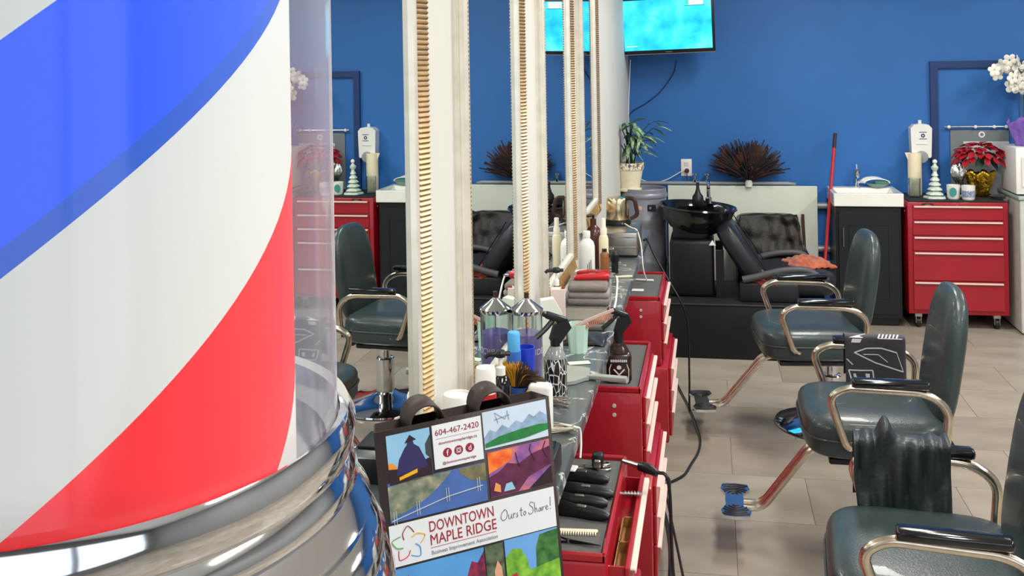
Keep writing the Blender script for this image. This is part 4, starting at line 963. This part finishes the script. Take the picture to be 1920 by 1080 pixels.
# folded towels with clippers
t = thing('towel_stack', 'stack of folded grey towels under the red clippers', 'towels', (-.475, 4.0, MZ), R(3))
for i in range(4):
    MB().rbox((random.uniform(-.004, .004), random.uniform(-.006, .006), .016 + .026 * i), (.17 - .006 * i, .26, .028), .012, 3).build('towel', [pm('towel_grey', (150, 146, 142), .95, var=.12, scale=30, bump=.4, bscale=300), pm('towel_taupe', (128, 120, 116), .95, var=.12, scale=30, bump=.4, bscale=300)][i % 2], t)
def clipper(label, loc, rz, mat, group=None, s=1., rx=0.):
    t = thing('hair_clipper', label, 'hair clipper', loc, rz, group, rx=rx)
    pts = [(-.085, 0, .014), (-.07, 0, .016), (-.03, 0, .017), (.02, 0, .018), (.055, 0, .019), (.075, 0, .017)]
    MB().tube([tuple(c * s for c in p) for p in pts], [.008 * s, .013 * s, .016 * s, .015 * s, .019 * s, .015 * s], 12, flat=1.2).build('body', mat, t)
    q = MB(); q.rbox((.086 * s, 0, .018 * s), (.022 * s, .042 * s, .012 * s), .002, 1)
    for i in range(8): q.box((.096) * s, .104 * s, (-.019 + i * .005) * s, (-.017 + i * .005) * s, .015 * s, .02 * s)
    q.build('blade', STEEL, t); MB().rbox((0, 0, .033 * s), (.03 * s, .012 * s, .006 * s), .002, 1).build('switch', STEEL, t)
    return t
clipper('red hair clipper lying crosswise on the folded grey towels', (-.46, 3.97, MZ + .104), R(10), pm('clipper_red', (196, 36, 44), .3), None, .85)
clp = clipper('second red hair clipper at the back of the folded towels', (-.46, 4.04, MZ + .104), R(-14), pm('clipper_crimson', (170, 24, 34), .3), None, .85)
wire = MB().tube(cat_rom([(-.39, 4.02, MZ + .115), (-.37, 4.02, MZ + .11), (-.365, 3.96, MZ + .07), (-.37, 3.88, MZ + .02), (-.4, 3.83, MZ + .006)], 6), .004, 6).build('cord', WHITE_P)
part_world(wire, clp)
t = thing('steel_tray', 'shallow steel tray on the marble beside the mint cup', 'tray', (-.475, 3.72, MZ)); MB().rbox((0, 0, .012), (.2, .2, .022), .006, 2).build('tray', pm('tray_grey', (140, 138, 132), .4, .6), t); MB().rbox((0, -.005, .03), (.19, .17, .016), .004, 2).build('folded_cape', pm('folded_cape', (120, 116, 108), .6, bump=.2), t)
t = thing('black_bag', 'flat crumpled black plastic packet on the marble', 'packet', (-.455, 3.5, MZ)); 
def pk(u, v): return ((u - .5) * .19, (v - .5) * .16, .004 + .02 * math.sin(math.pi * u) * math.sin(math.pi * v) + .003 * math.sin(17 * u + 9 * v))
MB().grid(pk, 16, 14).build('packet', pm('packet_black', (34, 34, 38), .3, bump=.5, bscale=30), t, 80, .003)
t = thing('paper_slip', 'small pale paper slip lying on the marble by the mint cup', 'paper', (-.42, 3.22, MZ), R(20)); MB().rbox((0, 0, .002), (.07, .03, .003), .001, 1).build('slip', pm('slip', (222, 232, 214), .7), t)
# paddle / hand mirror
p0 = onZ(1062, 700, MZ + .012); p1 = onZ(1172, 712, MZ + .012)
t = thing('hand_mirror', 'grey hand mirror lying on the marble, handle over the edge', 'hand mirror', (p0.x, p0.y, MZ), math.atan2(p1.y - p0.y, p1.x - p0.x))
ol = [(-.05, -.075), (.03, -.08), (.05, -.06), (.066, -.02), (.075, -.012), (.075, .012), (.066, .02), (.05, .075), (.02, .085), (-.05, .08), (-.07, .05), (-.07, -.05)]
mb = MB(); n = len(ol); mb.add([(a_, b__, .002) for a_, b__ in ol] + [(a_, b__, .012) for a_, b__ in ol], [tuple(reversed(range(n))), tuple(range(n, 2 * n))] + [(i, (i + 1) % n, n + (i + 1) % n, n + i) for i in range(n)])
mb.build('blade', pm('mirror_back', (150, 156, 150), .4), t); MB().tube([(.07, 0, .009), (.11, 0, .011), (.19, 0, .012)], [.008, .009, .01], 10, flat=1.3).build('handle', pm('mirror_handle', (168, 170, 166), .35), t)
# wire clips and hanging clippers near the marble edge
WIRE = pm('wire_clip', (200, 192, 176), .3, .8)
for i, (px, py) in enumerate(((1046, 752), (1050, 806))):
    p = onZ(px, py, MZ + .01); t = thing('clip_bundle', ['bundle of wire hair clips on the marble behind the printed bag', 'lower bundle of wire hair clips by the white cord'][i], 'clips', (p.x, p.y, MZ)); q = MB()
    for k in range(9):
        g = random.uniform(-.6, .6); d = Vector((math.cos(g), math.sin(g), 0)) * .035; n_ = Vector((-d.y, d.x, 0)) * .22; z = .006 + .004 * (k % 4); c_ = Vector((random.uniform(-.012, .012), random.uniform(-.02, .02), z))
        q.tube(rpoly([c_ - d + n_, c_ + d + n_ * .4, c_ + d - n_ * .4, c_ - d - n_], .006), .0018, 5)
    q.build('wires', WIRE, t)['kind'] = 'stuff'
wire = MB().tube(cat_rom([onZ(1040, 793, MZ + .012), onZ(1062, 797, MZ + .02), onZ(1080, 801, MZ + .012), (MX + .003, 2.63, MZ + .001), (MX + .006, 2.62, MZ - .03), (MX + .006, 2.6, MZ - .06)], 6), .003, 6).build('charging_cable', WHITE_P)
tag(wire, 'white charging cable looping over the marble edge above the near chest', 'cable')
t = thing('clipper_rack', 'black clipper rack on the marble edge beside the printed bag', 'rack', (-.415, 2.3, MZ)); MB().rbox((0, 0, .03), (.12, .17, .06), .008, 2).build('body', BLACK, t); MB().rbox((0, .02, .063), (.1, .1, .006), .002, 1).build('top_plate', BLACK_G, t)

# things on the brown-bottle chest and near chest
CT = CZ + .006
pz = onZ(1161, 716, CT)
t = thing('spray_bottle', 'dark brown spray bottle with black trigger and white emblem on red chest', 'spray bottle', (pz.x, pz.y, CT), R(6))
hh = onX(1161, 575, pz.x).z - CT
hb = hh - .1
MB().rbox((0, 0, hb * .36), (.085, .05, hb * .72), .014, 3).build('body', AMBER, t)
MB().lathe([(.038, hb * .7), (.03, hb * .82), (.017, hb * .94), (.016, hb + .02), (0, hb + .02)], 20, sy=.62).build('shoulder', AMBER, t)
trigger(t, hh, BLACK)
EM = pm('emblem_white', (224, 222, 216), .5)
q = MB(); y_ = -.0255
for a0, a1 in (((-.018, .012), (.018, .05)), ((.018, .012), (-.018, .05))):
    d = Vector((a1[0] - a0[0], a1[1] - a0[1])); n_ = Vector((-d.y, d.x)).normalized() * .0022; q.prism([(a0[0] + n_.x, a0[1] + n_.y), (a0[0] - n_.x, a0[1] - n_.y), (a1[0] - n_.x, a1[1] - n_.y), (a1[0] + n_.x, a1[1] + n_.y)], y_ - .0006, y_ + .0006)
q.prism([(.008 * math.cos(i * .524), .056 + .007 * math.sin(i * .524)) for i in range(12)], y_ - .0006, y_ + .0006)
for sx in (-1, 1): q.prism([(sx * .03, .008), (sx * .032, .008), (sx * .034, .05), (sx * .027, .068), (sx * .025, .067), (sx * .031, .049)], y_ - .0006, y_ + .0006)
q.prism([(-.03, .007), (.03, .007), (.03, .009), (-.03, .009)], y_ - .0006, y_ + .0006); q.build('emblem', EM, t)
q = MB()
for i in range(9): q.prism([(-.028 + i * .0063, .074), (-.0235 + i * .0063, .074), (-.0235 + i * .0063, .082), (-.028 + i * .0063, .082)], y_ - .0006, y_ + .0006)
q.build('print_marks', EM, t)['kind'] = 'stuff'
CGp = 'black clippers on the near chest'
for i, (px, py, rz, lab) in enumerate(((1092, 892, 172, 'black clipper with a white tag on the near red chest'), (1098, 920, 176, 'black clipper lying below the tagged clipper on the mat'), (1086, 938, 178, 'black clipper in the middle of the mat row'), (1090, 958, 168, 'black clipper nearest the white comb on the mat'))):
    p = onZ(px, py, CT + .015); c = clipper(lab, (p.x, p.y, CT), R(rz), BLACK, CGp, .82)
    if i == 0: MB().rbox((.04, 0, .031), (.05, .034, .006), .002, 1).build('white_tag', WHITE_P, c)
def scissors(label, px, py, rz, mat):
    p = onZ(px, py, CT); t = thing('scissors', label, 'scissors', (p.x, p.y, CT), R(rz)); q = MB()
    for s in (-1, 1):
        q.tube([(-.075, s * .002, .005 + .002 * s), (0, 0, .005 + .002 * s), (.03, -s * .01, .005 + .002 * s)], [.001, .004, .003], 6, flat=.6)
        q.tube([(.05 + .019 * math.cos(k * .628), -s * .016 + .012 * math.sin(k * .628), .006) for k in range(10)], .0028, 6, True)
    q.build('blades', mat, t); MB().lathe([(0, 0), (.004, 0), (.004, .011), (0, .011)], 10).build('pivot', STEEL, t); return t
scissors('steel scissors beside the tagged clipper on the near red chest', 1096, 879, 12, STEEL)
scissors('black handled scissors under the white comb', 1066, 1018, 170, BLACK)
p = onZ(1080, 1000, CT); t = thing('comb', 'white flat comb lying across the grey chest mat', 'comb', (p.x, p.y, CT), R(4)); MB().rbox((0, .008, .003), (.1, .012, .005), .002, 1).build('spine', pm('comb_ivory', (238, 228, 204), .4), t); q = MB()
for i in range(17): q.box(-.046 + i * .0056, -.043 + i * .0056, -.012, .004, .001, .005)
q.build('teeth', pm('comb_ivory', (238, 228, 204), .4), t)
t = thing('gadget', 'small black electric attachment at the back of the near chest mat', 'attachment', (-.31, 2.73, CT)); MB().rbox((0, 0, .02), (.03, .035, .04), .006, 2).build('body', BLACK, t); MB().rbox((.0, -.02, .018), (.02, .012, .024), .004, 1).build('front', STEEL, t)
# on far chest
p = onZ(1203, 527, CT); t = thing('razor', 'white handled razor on the far chest mat', 'razor', (p.x, p.y, CT), R(-8)); MB().tube([(-.05, 0, .006), (.06, 0, .006)], [.004, .006], 8).build('handle', WHITE_P, t); MB().rbox((-.06, 0, .007), (.02, .04, .008), .002, 1).build('head', STEEL, t)
p = onZ(1193, 545, CT); t = thing('card', 'small white card lying on the far chest mat', 'card', (p.x, p.y, CT), 0); MB().rbox((0, 0, .003), (.07, .04, .004), .001, 1).build('card', WHITE_P, t)
p = onZ(1153, 512, MZ); t = thing('black_brush', 'black round brush standing on the marble before the steel box', 'brush', (p.x, p.y, MZ)); MB().lathe([(0, 0), (.016, 0), (.016, .05), (.02, .055), (.022, .085), (.01, .1), (0, .1)], 16).build('brush', BLACK, t)
p = onZ(1165, 521, MZ); t = thing('ivory_comb', 'ivory tail comb lying on the marble edge', 'comb', (p.x, p.y, MZ), R(15)); MB().tube([(-.06, 0, .005), (.03, 0, .005), (.05, 0, .006)], [.003, .006, .004], 8).build('comb', CREAM, t)
# curling iron across the drawer + cord
a = onZ(1180, 868, CZ + .03); b_ = onZ(1232, 884, CZ + .03)
t = thing('curling_iron', 'curling iron with a black grip resting on the near chest rim', 'curling iron', (a.x, a.y, CZ + .03), math.atan2(b_.y - a.y, b_.x - a.x)); Lg = (b_ - a).length
MB().tube([(-.02, 0, 0), (Lg * .4, 0, 0)], .007, 10).build('barrel', STEEL, t); MB().tube([(Lg * .38, 0, 0), (Lg * .7, 0, 0), (Lg, 0, -.006)], [.012, .014, .009], 12).build('grip', BLACK, t)
gr = onZ(1243, 908, .03)
wire = MB().tube(cat_rom([b_, Vector((b_.x + .03, b_.y - .01, b_.z - .03)), Vector((-.11, b_.y - .02, .5)), Vector((-.08, b_.y + .3, .25)), Vector((gr.x, gr.y - .03, .07)), gr], 8), .005, 6).build('cord', BLACK); part_world(wire, t)
t = thing('cord_plug', 'round black cord adapter lying on the floor by the chests', 'adapter', (gr.x, gr.y, 0)); MB().superq((0, 0, .03), (.07, .12, .06), .8, .8, 16, 10).build('casing', BLACK, t)
wire = MB().tube(cat_rom([onZ(x, y, .006) for x, y in ((1254, 640), (1258, 672), (1268, 716), (1290, 760), (1306, 800), (1313, 825), (1309, 848), (1296, 870), (1283, 890), (1262, 902), (1246, 908))], 8), .006, 6).build('floor_cable', BLACK); tag(wire, 'thin black cable snaking over the floor from the wash platform', 'cable')
wire = MB().tube(cat_rom([onZ(x, y, .006) for x, y in ((1244, 910), (1242, 945), (1252, 985), (1258, 1030), (1257, 1090), (1250, 1180))], 8), .008, 6).build('floor_cable', BLACK); tag(wire, 'thick black cable running along the chests from the round adapter', 'cable')
# open drawer contents
t = thing('wooden_tray', 'wooden tray inside the open drawer of the near chest', 'tray', (-.218, 2.46, CZ - .083)); q = MB(); q.box(-.014, .014, -.19, .12, 0, .006); q.box(-.014, -.011, -.19, .12, 0, .03); q.box(.011, .014, -.19, .12, 0, .03); q.box(-.014, .014, -.19, -.185, 0, .03); q.box(-.014, .014, .115, .12, 0, .03); q.box(-.014, .014, -.02, -.015, 0, .03)
q.build('tray', ramp_mat('drawer_wood', 'noise', [(.3, (134, 92, 44)), (.6, (172, 126, 66)), (.8, (190, 144, 84))], .6, tscale=12, scale=(8, 1, 1)), t)
t = thing('metal_tool', 'small metal hair tool lying across the open drawer', 'tool', (-.215, 2.62, CZ - .012), R(5)); MB().tube([(-.03, 0, 0), (.03, 0, .0)], .004, 8).build('rod', STEEL, t); q = MB()
for k in range(5): q.lathe([(.007, 0), (.007, .004)], 10, M=Matrix.Translation((-.015 + k * .008, 0, 0)) @ Matrix.Rotation(R(90), 4, 'Y'))
q.build('coil', STEEL, t)

# ------------------------------------------------------------------ printed tote bag
bgo = thing('tote_bag', 'black tote bag printed with town photos and a white banner', 'bag', (-.5287, 1.5435, 1.2473), R(30.7), ry=R(-4.18))
BW, BH = .297, .37
BAGM = pm('bag_brown_black', (44, 32, 32), .55, var=.12, bump=.1, bscale=200)
bm_ = MB(); dth = .05; sl = math.tan(R(4.18))
fv = [(0, 0, 0), (BW, 0, 0), (BW, 0, -BH - .018), (0, 0, -BH)]; bv = [(.012, dth, -.004), (BW - .012, dth, -.004), (BW - .01, dth, -BH - .018), (.01, dth, -BH)]
bm_.add(fv + bv, [(0, 1, 2, 3), (4, 7, 6, 5), (0, 3, 7, 4), (1, 5, 6, 2), (3, 2, 6, 7)]); 
bag = bm_.build('body', BAGM, bgo, 30, .0015)
inn = MB().box(.014, BW - .014, .006, dth - .006, -.06, -.055); inn.build('inner_floor', BLACK_M, bgo)
for x0, yo in ((.085, .028), (.2, .028)):
    hp = []
    for i in range(15):
        a_ = math.pi * i / 14; hp.append((x0 - .03 * math.cos(a_) , yo, .04 * math.sin(a_) ** .8 - .012))
    h_ = MB(); v = []; 
    for (x, y, z) in hp: v += [(x + .004, y - .024, z - .004), (x, y + .024, z)]
    h_.add(v, [(2 * i, 2 * i + 1, 2 * i + 3, 2 * i + 2) for i in range(14)]); h_.build('handle', pm('bag_handle', (58, 46, 42), .55), bgo, 80, .003)
def flat(x0, x1, z0, z1, mat, name, lay=1, parent=None):
    return MB().box(x0, x1, -.0012 - .0003 * lay, -.0006, -z1, -z0).build(name, mat, parent or bgo)
def fpoly(pts, mat, par, lay=2, name='print_shape'):
    return MB().prism([(x, -z) for x, z in pts], -.0012 - .0003 * lay, -.0008).build(name, mat, par, 20)
PW = pm('print_white', (232, 236, 240), .5, var=.02)
c1_, c2_ = .0932, .176; r1 = .079; m1 = .0647; b1_, b2_ = .152, .2186
# silhouette photo
ph = flat(.018, c1_ - .004, .009, .088, ramp_mat('print_evening', 'noise', [(.3, (128, 180, 222)), (.7, (160, 208, 236))], .5, tscale=9), 'photo_print')
NAVY = pm('print_navy', (50, 44, 96), .5); DK = pm('print_dark', (44, 30, 40), .5)
fpoly([(.018, .062), (.04, .066), (.089, .056), (.089, .088), (.018, .088)], DK, ph)
fpoly([(.018, .052), (.026, .054), (.034, .064), (.018, .063)], pm('print_orange', (236, 150, 60), .5), ph)
fpoly([(.03, .075), (.036, .05), (.046, .034), (.05, .03), (.053, .02), (.059, .02), (.062, .03), (.07, .036), (.078, .056), (.082, .07)], NAVY, ph, 3)
fpoly([(.047, .026), (.056, .014), (.066, .023)], DK, ph, 4); fpoly([(.034, .078), (.064, .07), (.064, .076), (.034, .083)], pm('print_yellow', (240, 176, 30), .5), ph, 4)
fpoly([(.08, .034), (.089, .02), (.089, .06), (.08, .05)], pm('print_tree', (60, 70, 70), .5), ph, 3)
# contact card
cd = flat(c1_, c2_, .008, r1, PW, 'card_print')
INK = pm('print_maroon', (150, 40, 66), .5)
cxm = (c1_ + c2_) / 2
text_part('604-467-2420', .0135, INK, cd, (cxm, -.0016, -.021), fitw=.074); flat(c1_ + .004, c2_ - .004, .0305, .0309, INK, 'rule', 2, cd)
text_part('downtownmapleridge.ca', .0066, INK, cd, (cxm, -.0016, -.0385)); text_part('@downtownmapleridge', .0058, INK, cd, (cxm, -.0016, -.0715))
for i, x in enumerate((cxm - .019, cxm, cxm + .019)):
    ic = fpoly([(x + .0075 * math.cos(k * .314), .0555 + .0075 * math.sin(k * .314)) for k in range(20)], INK, cd, 2, 'round_icon')
    if i == 0: text_part('f', .014, PW, ic, (x, -.0022, -.0562))
    elif i == 1:
        for r_, a0 in ((.0042, 4), (.002, 16)):
            q = MB(); n_ = a0; pts = [(x + r_ * 1.2 * math.cos(2 * math.pi * k / n_ + math.pi / 4), -.0021, -.0555 + r_ * 1.2 * math.sin(2 * math.pi * k / n_ + math.pi / 4)) for k in range(n_)]; q.tube(pts, .0005, 4, True); q.build('icon_line', PW, ic)
    else: text_part('d', .012, PW, ic, (x, -.0022, -.0557))
# mountains
mt = flat(c2_ + .003, BW - .006, .004, m1 + .001, pm('print_sky_pale', (206, 222, 240), .5), 'photo_print')
fpoly([(.179, .046), (.19, .034), (.2, .04), (.212, .03), (.222, .038), (.236, .028), (.247, .034), (.26, .022), (.268, .028), (.279, .021), (.291, .03), (.291, .05), (.179, .06)], pm('print_mountain', (150, 176, 206), .5, var=.3, scale=60), mt)
fpoly([(.18, .056), (.205, .048), (.24, .044), (.275, .042), (.291, .044), (.291, .054), (.25, .06), (.18, .0625)], pm('print_green', (44, 128, 66), .5, var=.25, scale=50), mt, 3)
q = MB()
for pts in (((.205, .026), (.2, .008), (.218, .022), (.222, .008), (.224, .024)), ((.198, .02), (.226, .016))): q.tube([(x, -.0022, -z) for x, z in pts], .0004, 4)
q.build('line_drawing', pm('print_grey', (120, 130, 150), .5), mt)
# bridge photo
bp_ = flat(.014, c2_ + .001, r1 + .006, b1_ - .004, pm('print_river', (74, 108, 176), .5, var=.15, scale=25), 'photo_print')
fpoly([(.014, .09), (.06, .085), (.12, .086), (.105, .1), (.085, .115), (.06, .128), (.014, .142)], ramp_mat('print_land', 'noise', [(.35, (96, 112, 96)), (.6, (150, 150, 128)), (.75, (196, 186, 150))], .5, tscale=50), bp_)
fpoly([(.13, .086), (.177, .086), (.177, .115), (.15, .108), (.135, .096)], ramp_mat('print_shore', 'noise', [(.35, (84, 92, 66)), (.7, (140, 130, 96))], .5, tscale=50), bp_)
q = MB(); q.tube([(.016, -.0022, -.145), (.06, -.0022, -.136), (.11, -.0022, -.126), (.17, -.0022, -.121)], .0007, 4)
for x, z in ((.022, .144), (.06, .136), (.11, .126), (.163, .121)):
    for s in (-.002, .002): q.tube([(x + s, -.0022, -(z + .008)), (x + s, -.0022, -(z - .014))], .0006, 4)
q.build('bridge_print', pm('print_pale', (206, 210, 206), .5), bp_)
# sunset photo
sn = flat(c2_ + .006, BW - .006, m1 + .006, b1_ - .006, ramp_mat('print_sunset', 'noise', [(.3, (112, 70, 140)), (.5, (150, 96, 160)), (.65, (214, 120, 120))], .5, tscale=30), 'photo_print')
fpoly([(.182, .072), (.225, .072), (.222, .09), (.2, .1), (.182, .106)], ramp_mat('print_fire', 'noise', [(.35, (236, 84, 32)), (.6, (250, 150, 60))], .5, tscale=40), sn)
fpoly([(.182, .145), (.182, .112), (.2, .106), (.215, .095), (.235, .1), (.26, .088), (.291, .082), (.291, .112), (.25, .125), (.23, .145)], pm('print_plum', (96, 40, 72), .5, var=.4, scale=50), sn, 3)
fpoly([(.25, .145), (.291, .115), (.291, .145)], DK, sn, 4)
q = MB()
for pts in (((.262, .1), (.255, .08), (.258, .072)), ((.285, .1), (.278, .085), (.284, .072)), ((.235, .105), (.23, .08))): q.tube([(x, -.0026, -z) for x, z in pts], .0007, 4)
q.build('branch_print', DK, sn)
fpoly([(.205, .14), (.21, .128), (.22, .127), (.225, .14)], pm('print_glow', (150, 200, 226), .5), sn, 4); fpoly([(.188, .135), (.192, .122), (.2, .128), (.2, .14)], pm('print_amber', (236, 160, 90), .5), sn, 4)
# banner
bn = flat(.01, BW - .005, b1_, b2_, PW, 'banner_print')
MAR = pm('print_crimson', (164, 42, 52), .5)
text_part('DOWNTOWN', .0245, MAR, bn, (.074, -.0018, -(b1_ + .0165)), align='LEFT', fitw=.109); text_part('MAPLE RIDGE', .0245, MAR, bn, (.074, -.0018, -(b1_ + .038)), align='LEFT', fitw=.112)
flat(.075, .186, b1_ + .0495, b1_ + .0503, MAR, 'rule', 2, bn)
text_part('Business Improvement Association', .0092, pm('print_mid_grey', (150, 156, 166), .5), bn, (.075, -.0018, -(b1_ + .058)), align='LEFT', fitw=.112)
cxl, czl = .04, b1_ + .034
for i, c in enumerate(((140, 36, 60), (232, 176, 60), (84, 150, 214), (214, 52, 56), (104, 166, 84))):
    g = R(90 - 72 * i); d = Vector((math.cos(g), math.sin(g))); n_ = Vector((-d.y, d.x)); ctr = Vector((cxl, -czl)); pts = []
    for s, r_ in ((.0075, .008), (.009, .017), (.005, .024), (0, .0285), (-.005, .024), (-.0095, .0165)):
        pp_ = ctr + d * r_ + n_ * s; pts.append((pp_.x, -.0019, pp_.y))
    MB().tube(cat_rom(pts, 4), .0011, 5, flat=.6).build('petal_line', pm('logo_%d' % i, c, .5), bn)
# handwriting
def hand(strokes, x0, z0, sc, mat, par):
    q = MB()
    for st in strokes: q.tube(cat_rom([(x0 + x * sc, -.0019, -z0 + y * sc) for x, y in st], 4), .00055, 4)
    q.build('handwriting', mat, par)
HS = [[(.8, 1.9), (.2, 1.4), (0, .7), (.3, .1), (.9, .3), (1.2, 1.1), (1, 1.8), (.6, 1.9)], [(1.45, .9), (1.4, .3), (1.6, .1), (1.9, .5), (1.95, .9), (1.95, .2), (2.1, .1)], [(2.3, .9), (2.3, .1), (2.3, .5), (2.5, .85), (2.7, .85)], [(3.1, .85), (2.9, .6), (3.1, .35), (2.9, .1), (2.75, .2)],
      [(3.8, 1.6), (3.7, .3), (3.9, .1)], [(3.5, 1.1), (4.05, 1.1)], [(4.4, .8), (4.15, .5), (4.3, .1), (4.6, .4), (4.45, .8)],
      [(6.1, 1.9), (5.6, 2.1), (5.4, 1.6), (5.9, 1.1), (5.9, .3), (5.3, 0), (5.1, .4)], [(6.3, 1.9), (6.3, .1), (6.35, .7), (6.6, .8), (6.7, .1)], [(7.4, .7), (7.1, .6), (7.0, .2), (7.3, .2), (7.45, .7), (7.5, .1)], [(7.75, .8), (7.75, .1), (7.8, .6), (8.1, .8)], [(8.3, .4), (8.7, .6), (8.5, .85), (8.3, .5), (8.5, .1), (8.85, .25)], [(9.3, 2.2), (9.2, .6)], [(9.18, .2), (9.2, .1), (9.17, .05)]]
hand(HS, .196, b1_ + .036, .0095, pm('print_pen', (96, 110, 112), .5), bn)
# lower photos
l1 = flat(.012, .162, b2_ + .004, BH - .02, pm('print_azure', (90, 160, 226), .5, var=.12, scale=12), 'photo_print')
RF = ramp_mat('print_maple', 'noise', [(.4, (150, 30, 50)), (.6, (206, 52, 70))], .5, tscale=60)
fpoly([(.012, .24), (.035, .236), (.05, .25), (.06, .275), (.06, .35), (.012, .35)], RF, l1); fpoly([(.1, .285), (.115, .26), (.13, .265), (.14, .24), (.15, .245), (.162, .228), (.162, .35), (.1, .35)], ramp_mat('print_maple_dark', 'noise', [(.4, (90, 24, 60)), (.6, (150, 40, 76))], .5, tscale=60), l1)
l2 = flat(.164, .195, b2_ + .004, BH - .02, ramp_mat('print_foliage', 'noise', [(.35, (40, 52, 40)), (.6, (100, 116, 90))], .5, tscale=50), 'photo_print')
fpoly([(.176, .29), (.178, .265), (.184, .25), (.19, .262), (.192, .29)], pm('print_skin', (226, 170, 136), .5, var=.2, scale=60), l2); fpoly([(.175, .31), (.177, .28), (.192, .28), (.193, .31)], pm('print_orange2', (214, 110, 70), .5), l2, 3)
l3 = flat(.198, BW - .005, b2_ + .002, BH - .02, pm('print_azure2', (110, 170, 232), .5, var=.1), 'photo_print')
LG = ramp_mat('print_leaf_light', 'noise', [(.35, (84, 150, 40)), (.65, (150, 206, 70))], .5, tscale=50); LD = ramp_mat('print_leaf_deep', 'noise', [(.35, (36, 90, 40)), (.65, (84, 140, 70))], .5, tscale=50)
fpoly([(.198, .25), (.21, .238), (.225, .24), (.235, .26), (.24, .285), (.198, .29)], LG, l3); fpoly([(.25, .29), (.252, .245), (.26, .225), (.292, .222), (.292, .29)], LD, l3); fpoly([(.198, .285), (.292, .272), (.292, .35), (.198, .35)], LG, l3, 3)
fpoly([(.198, .283), (.215, .278), (.22, .292), (.198, .296)], pm('print_red_flowers', (196, 50, 60), .5, var=.3, scale=80), l3, 4)
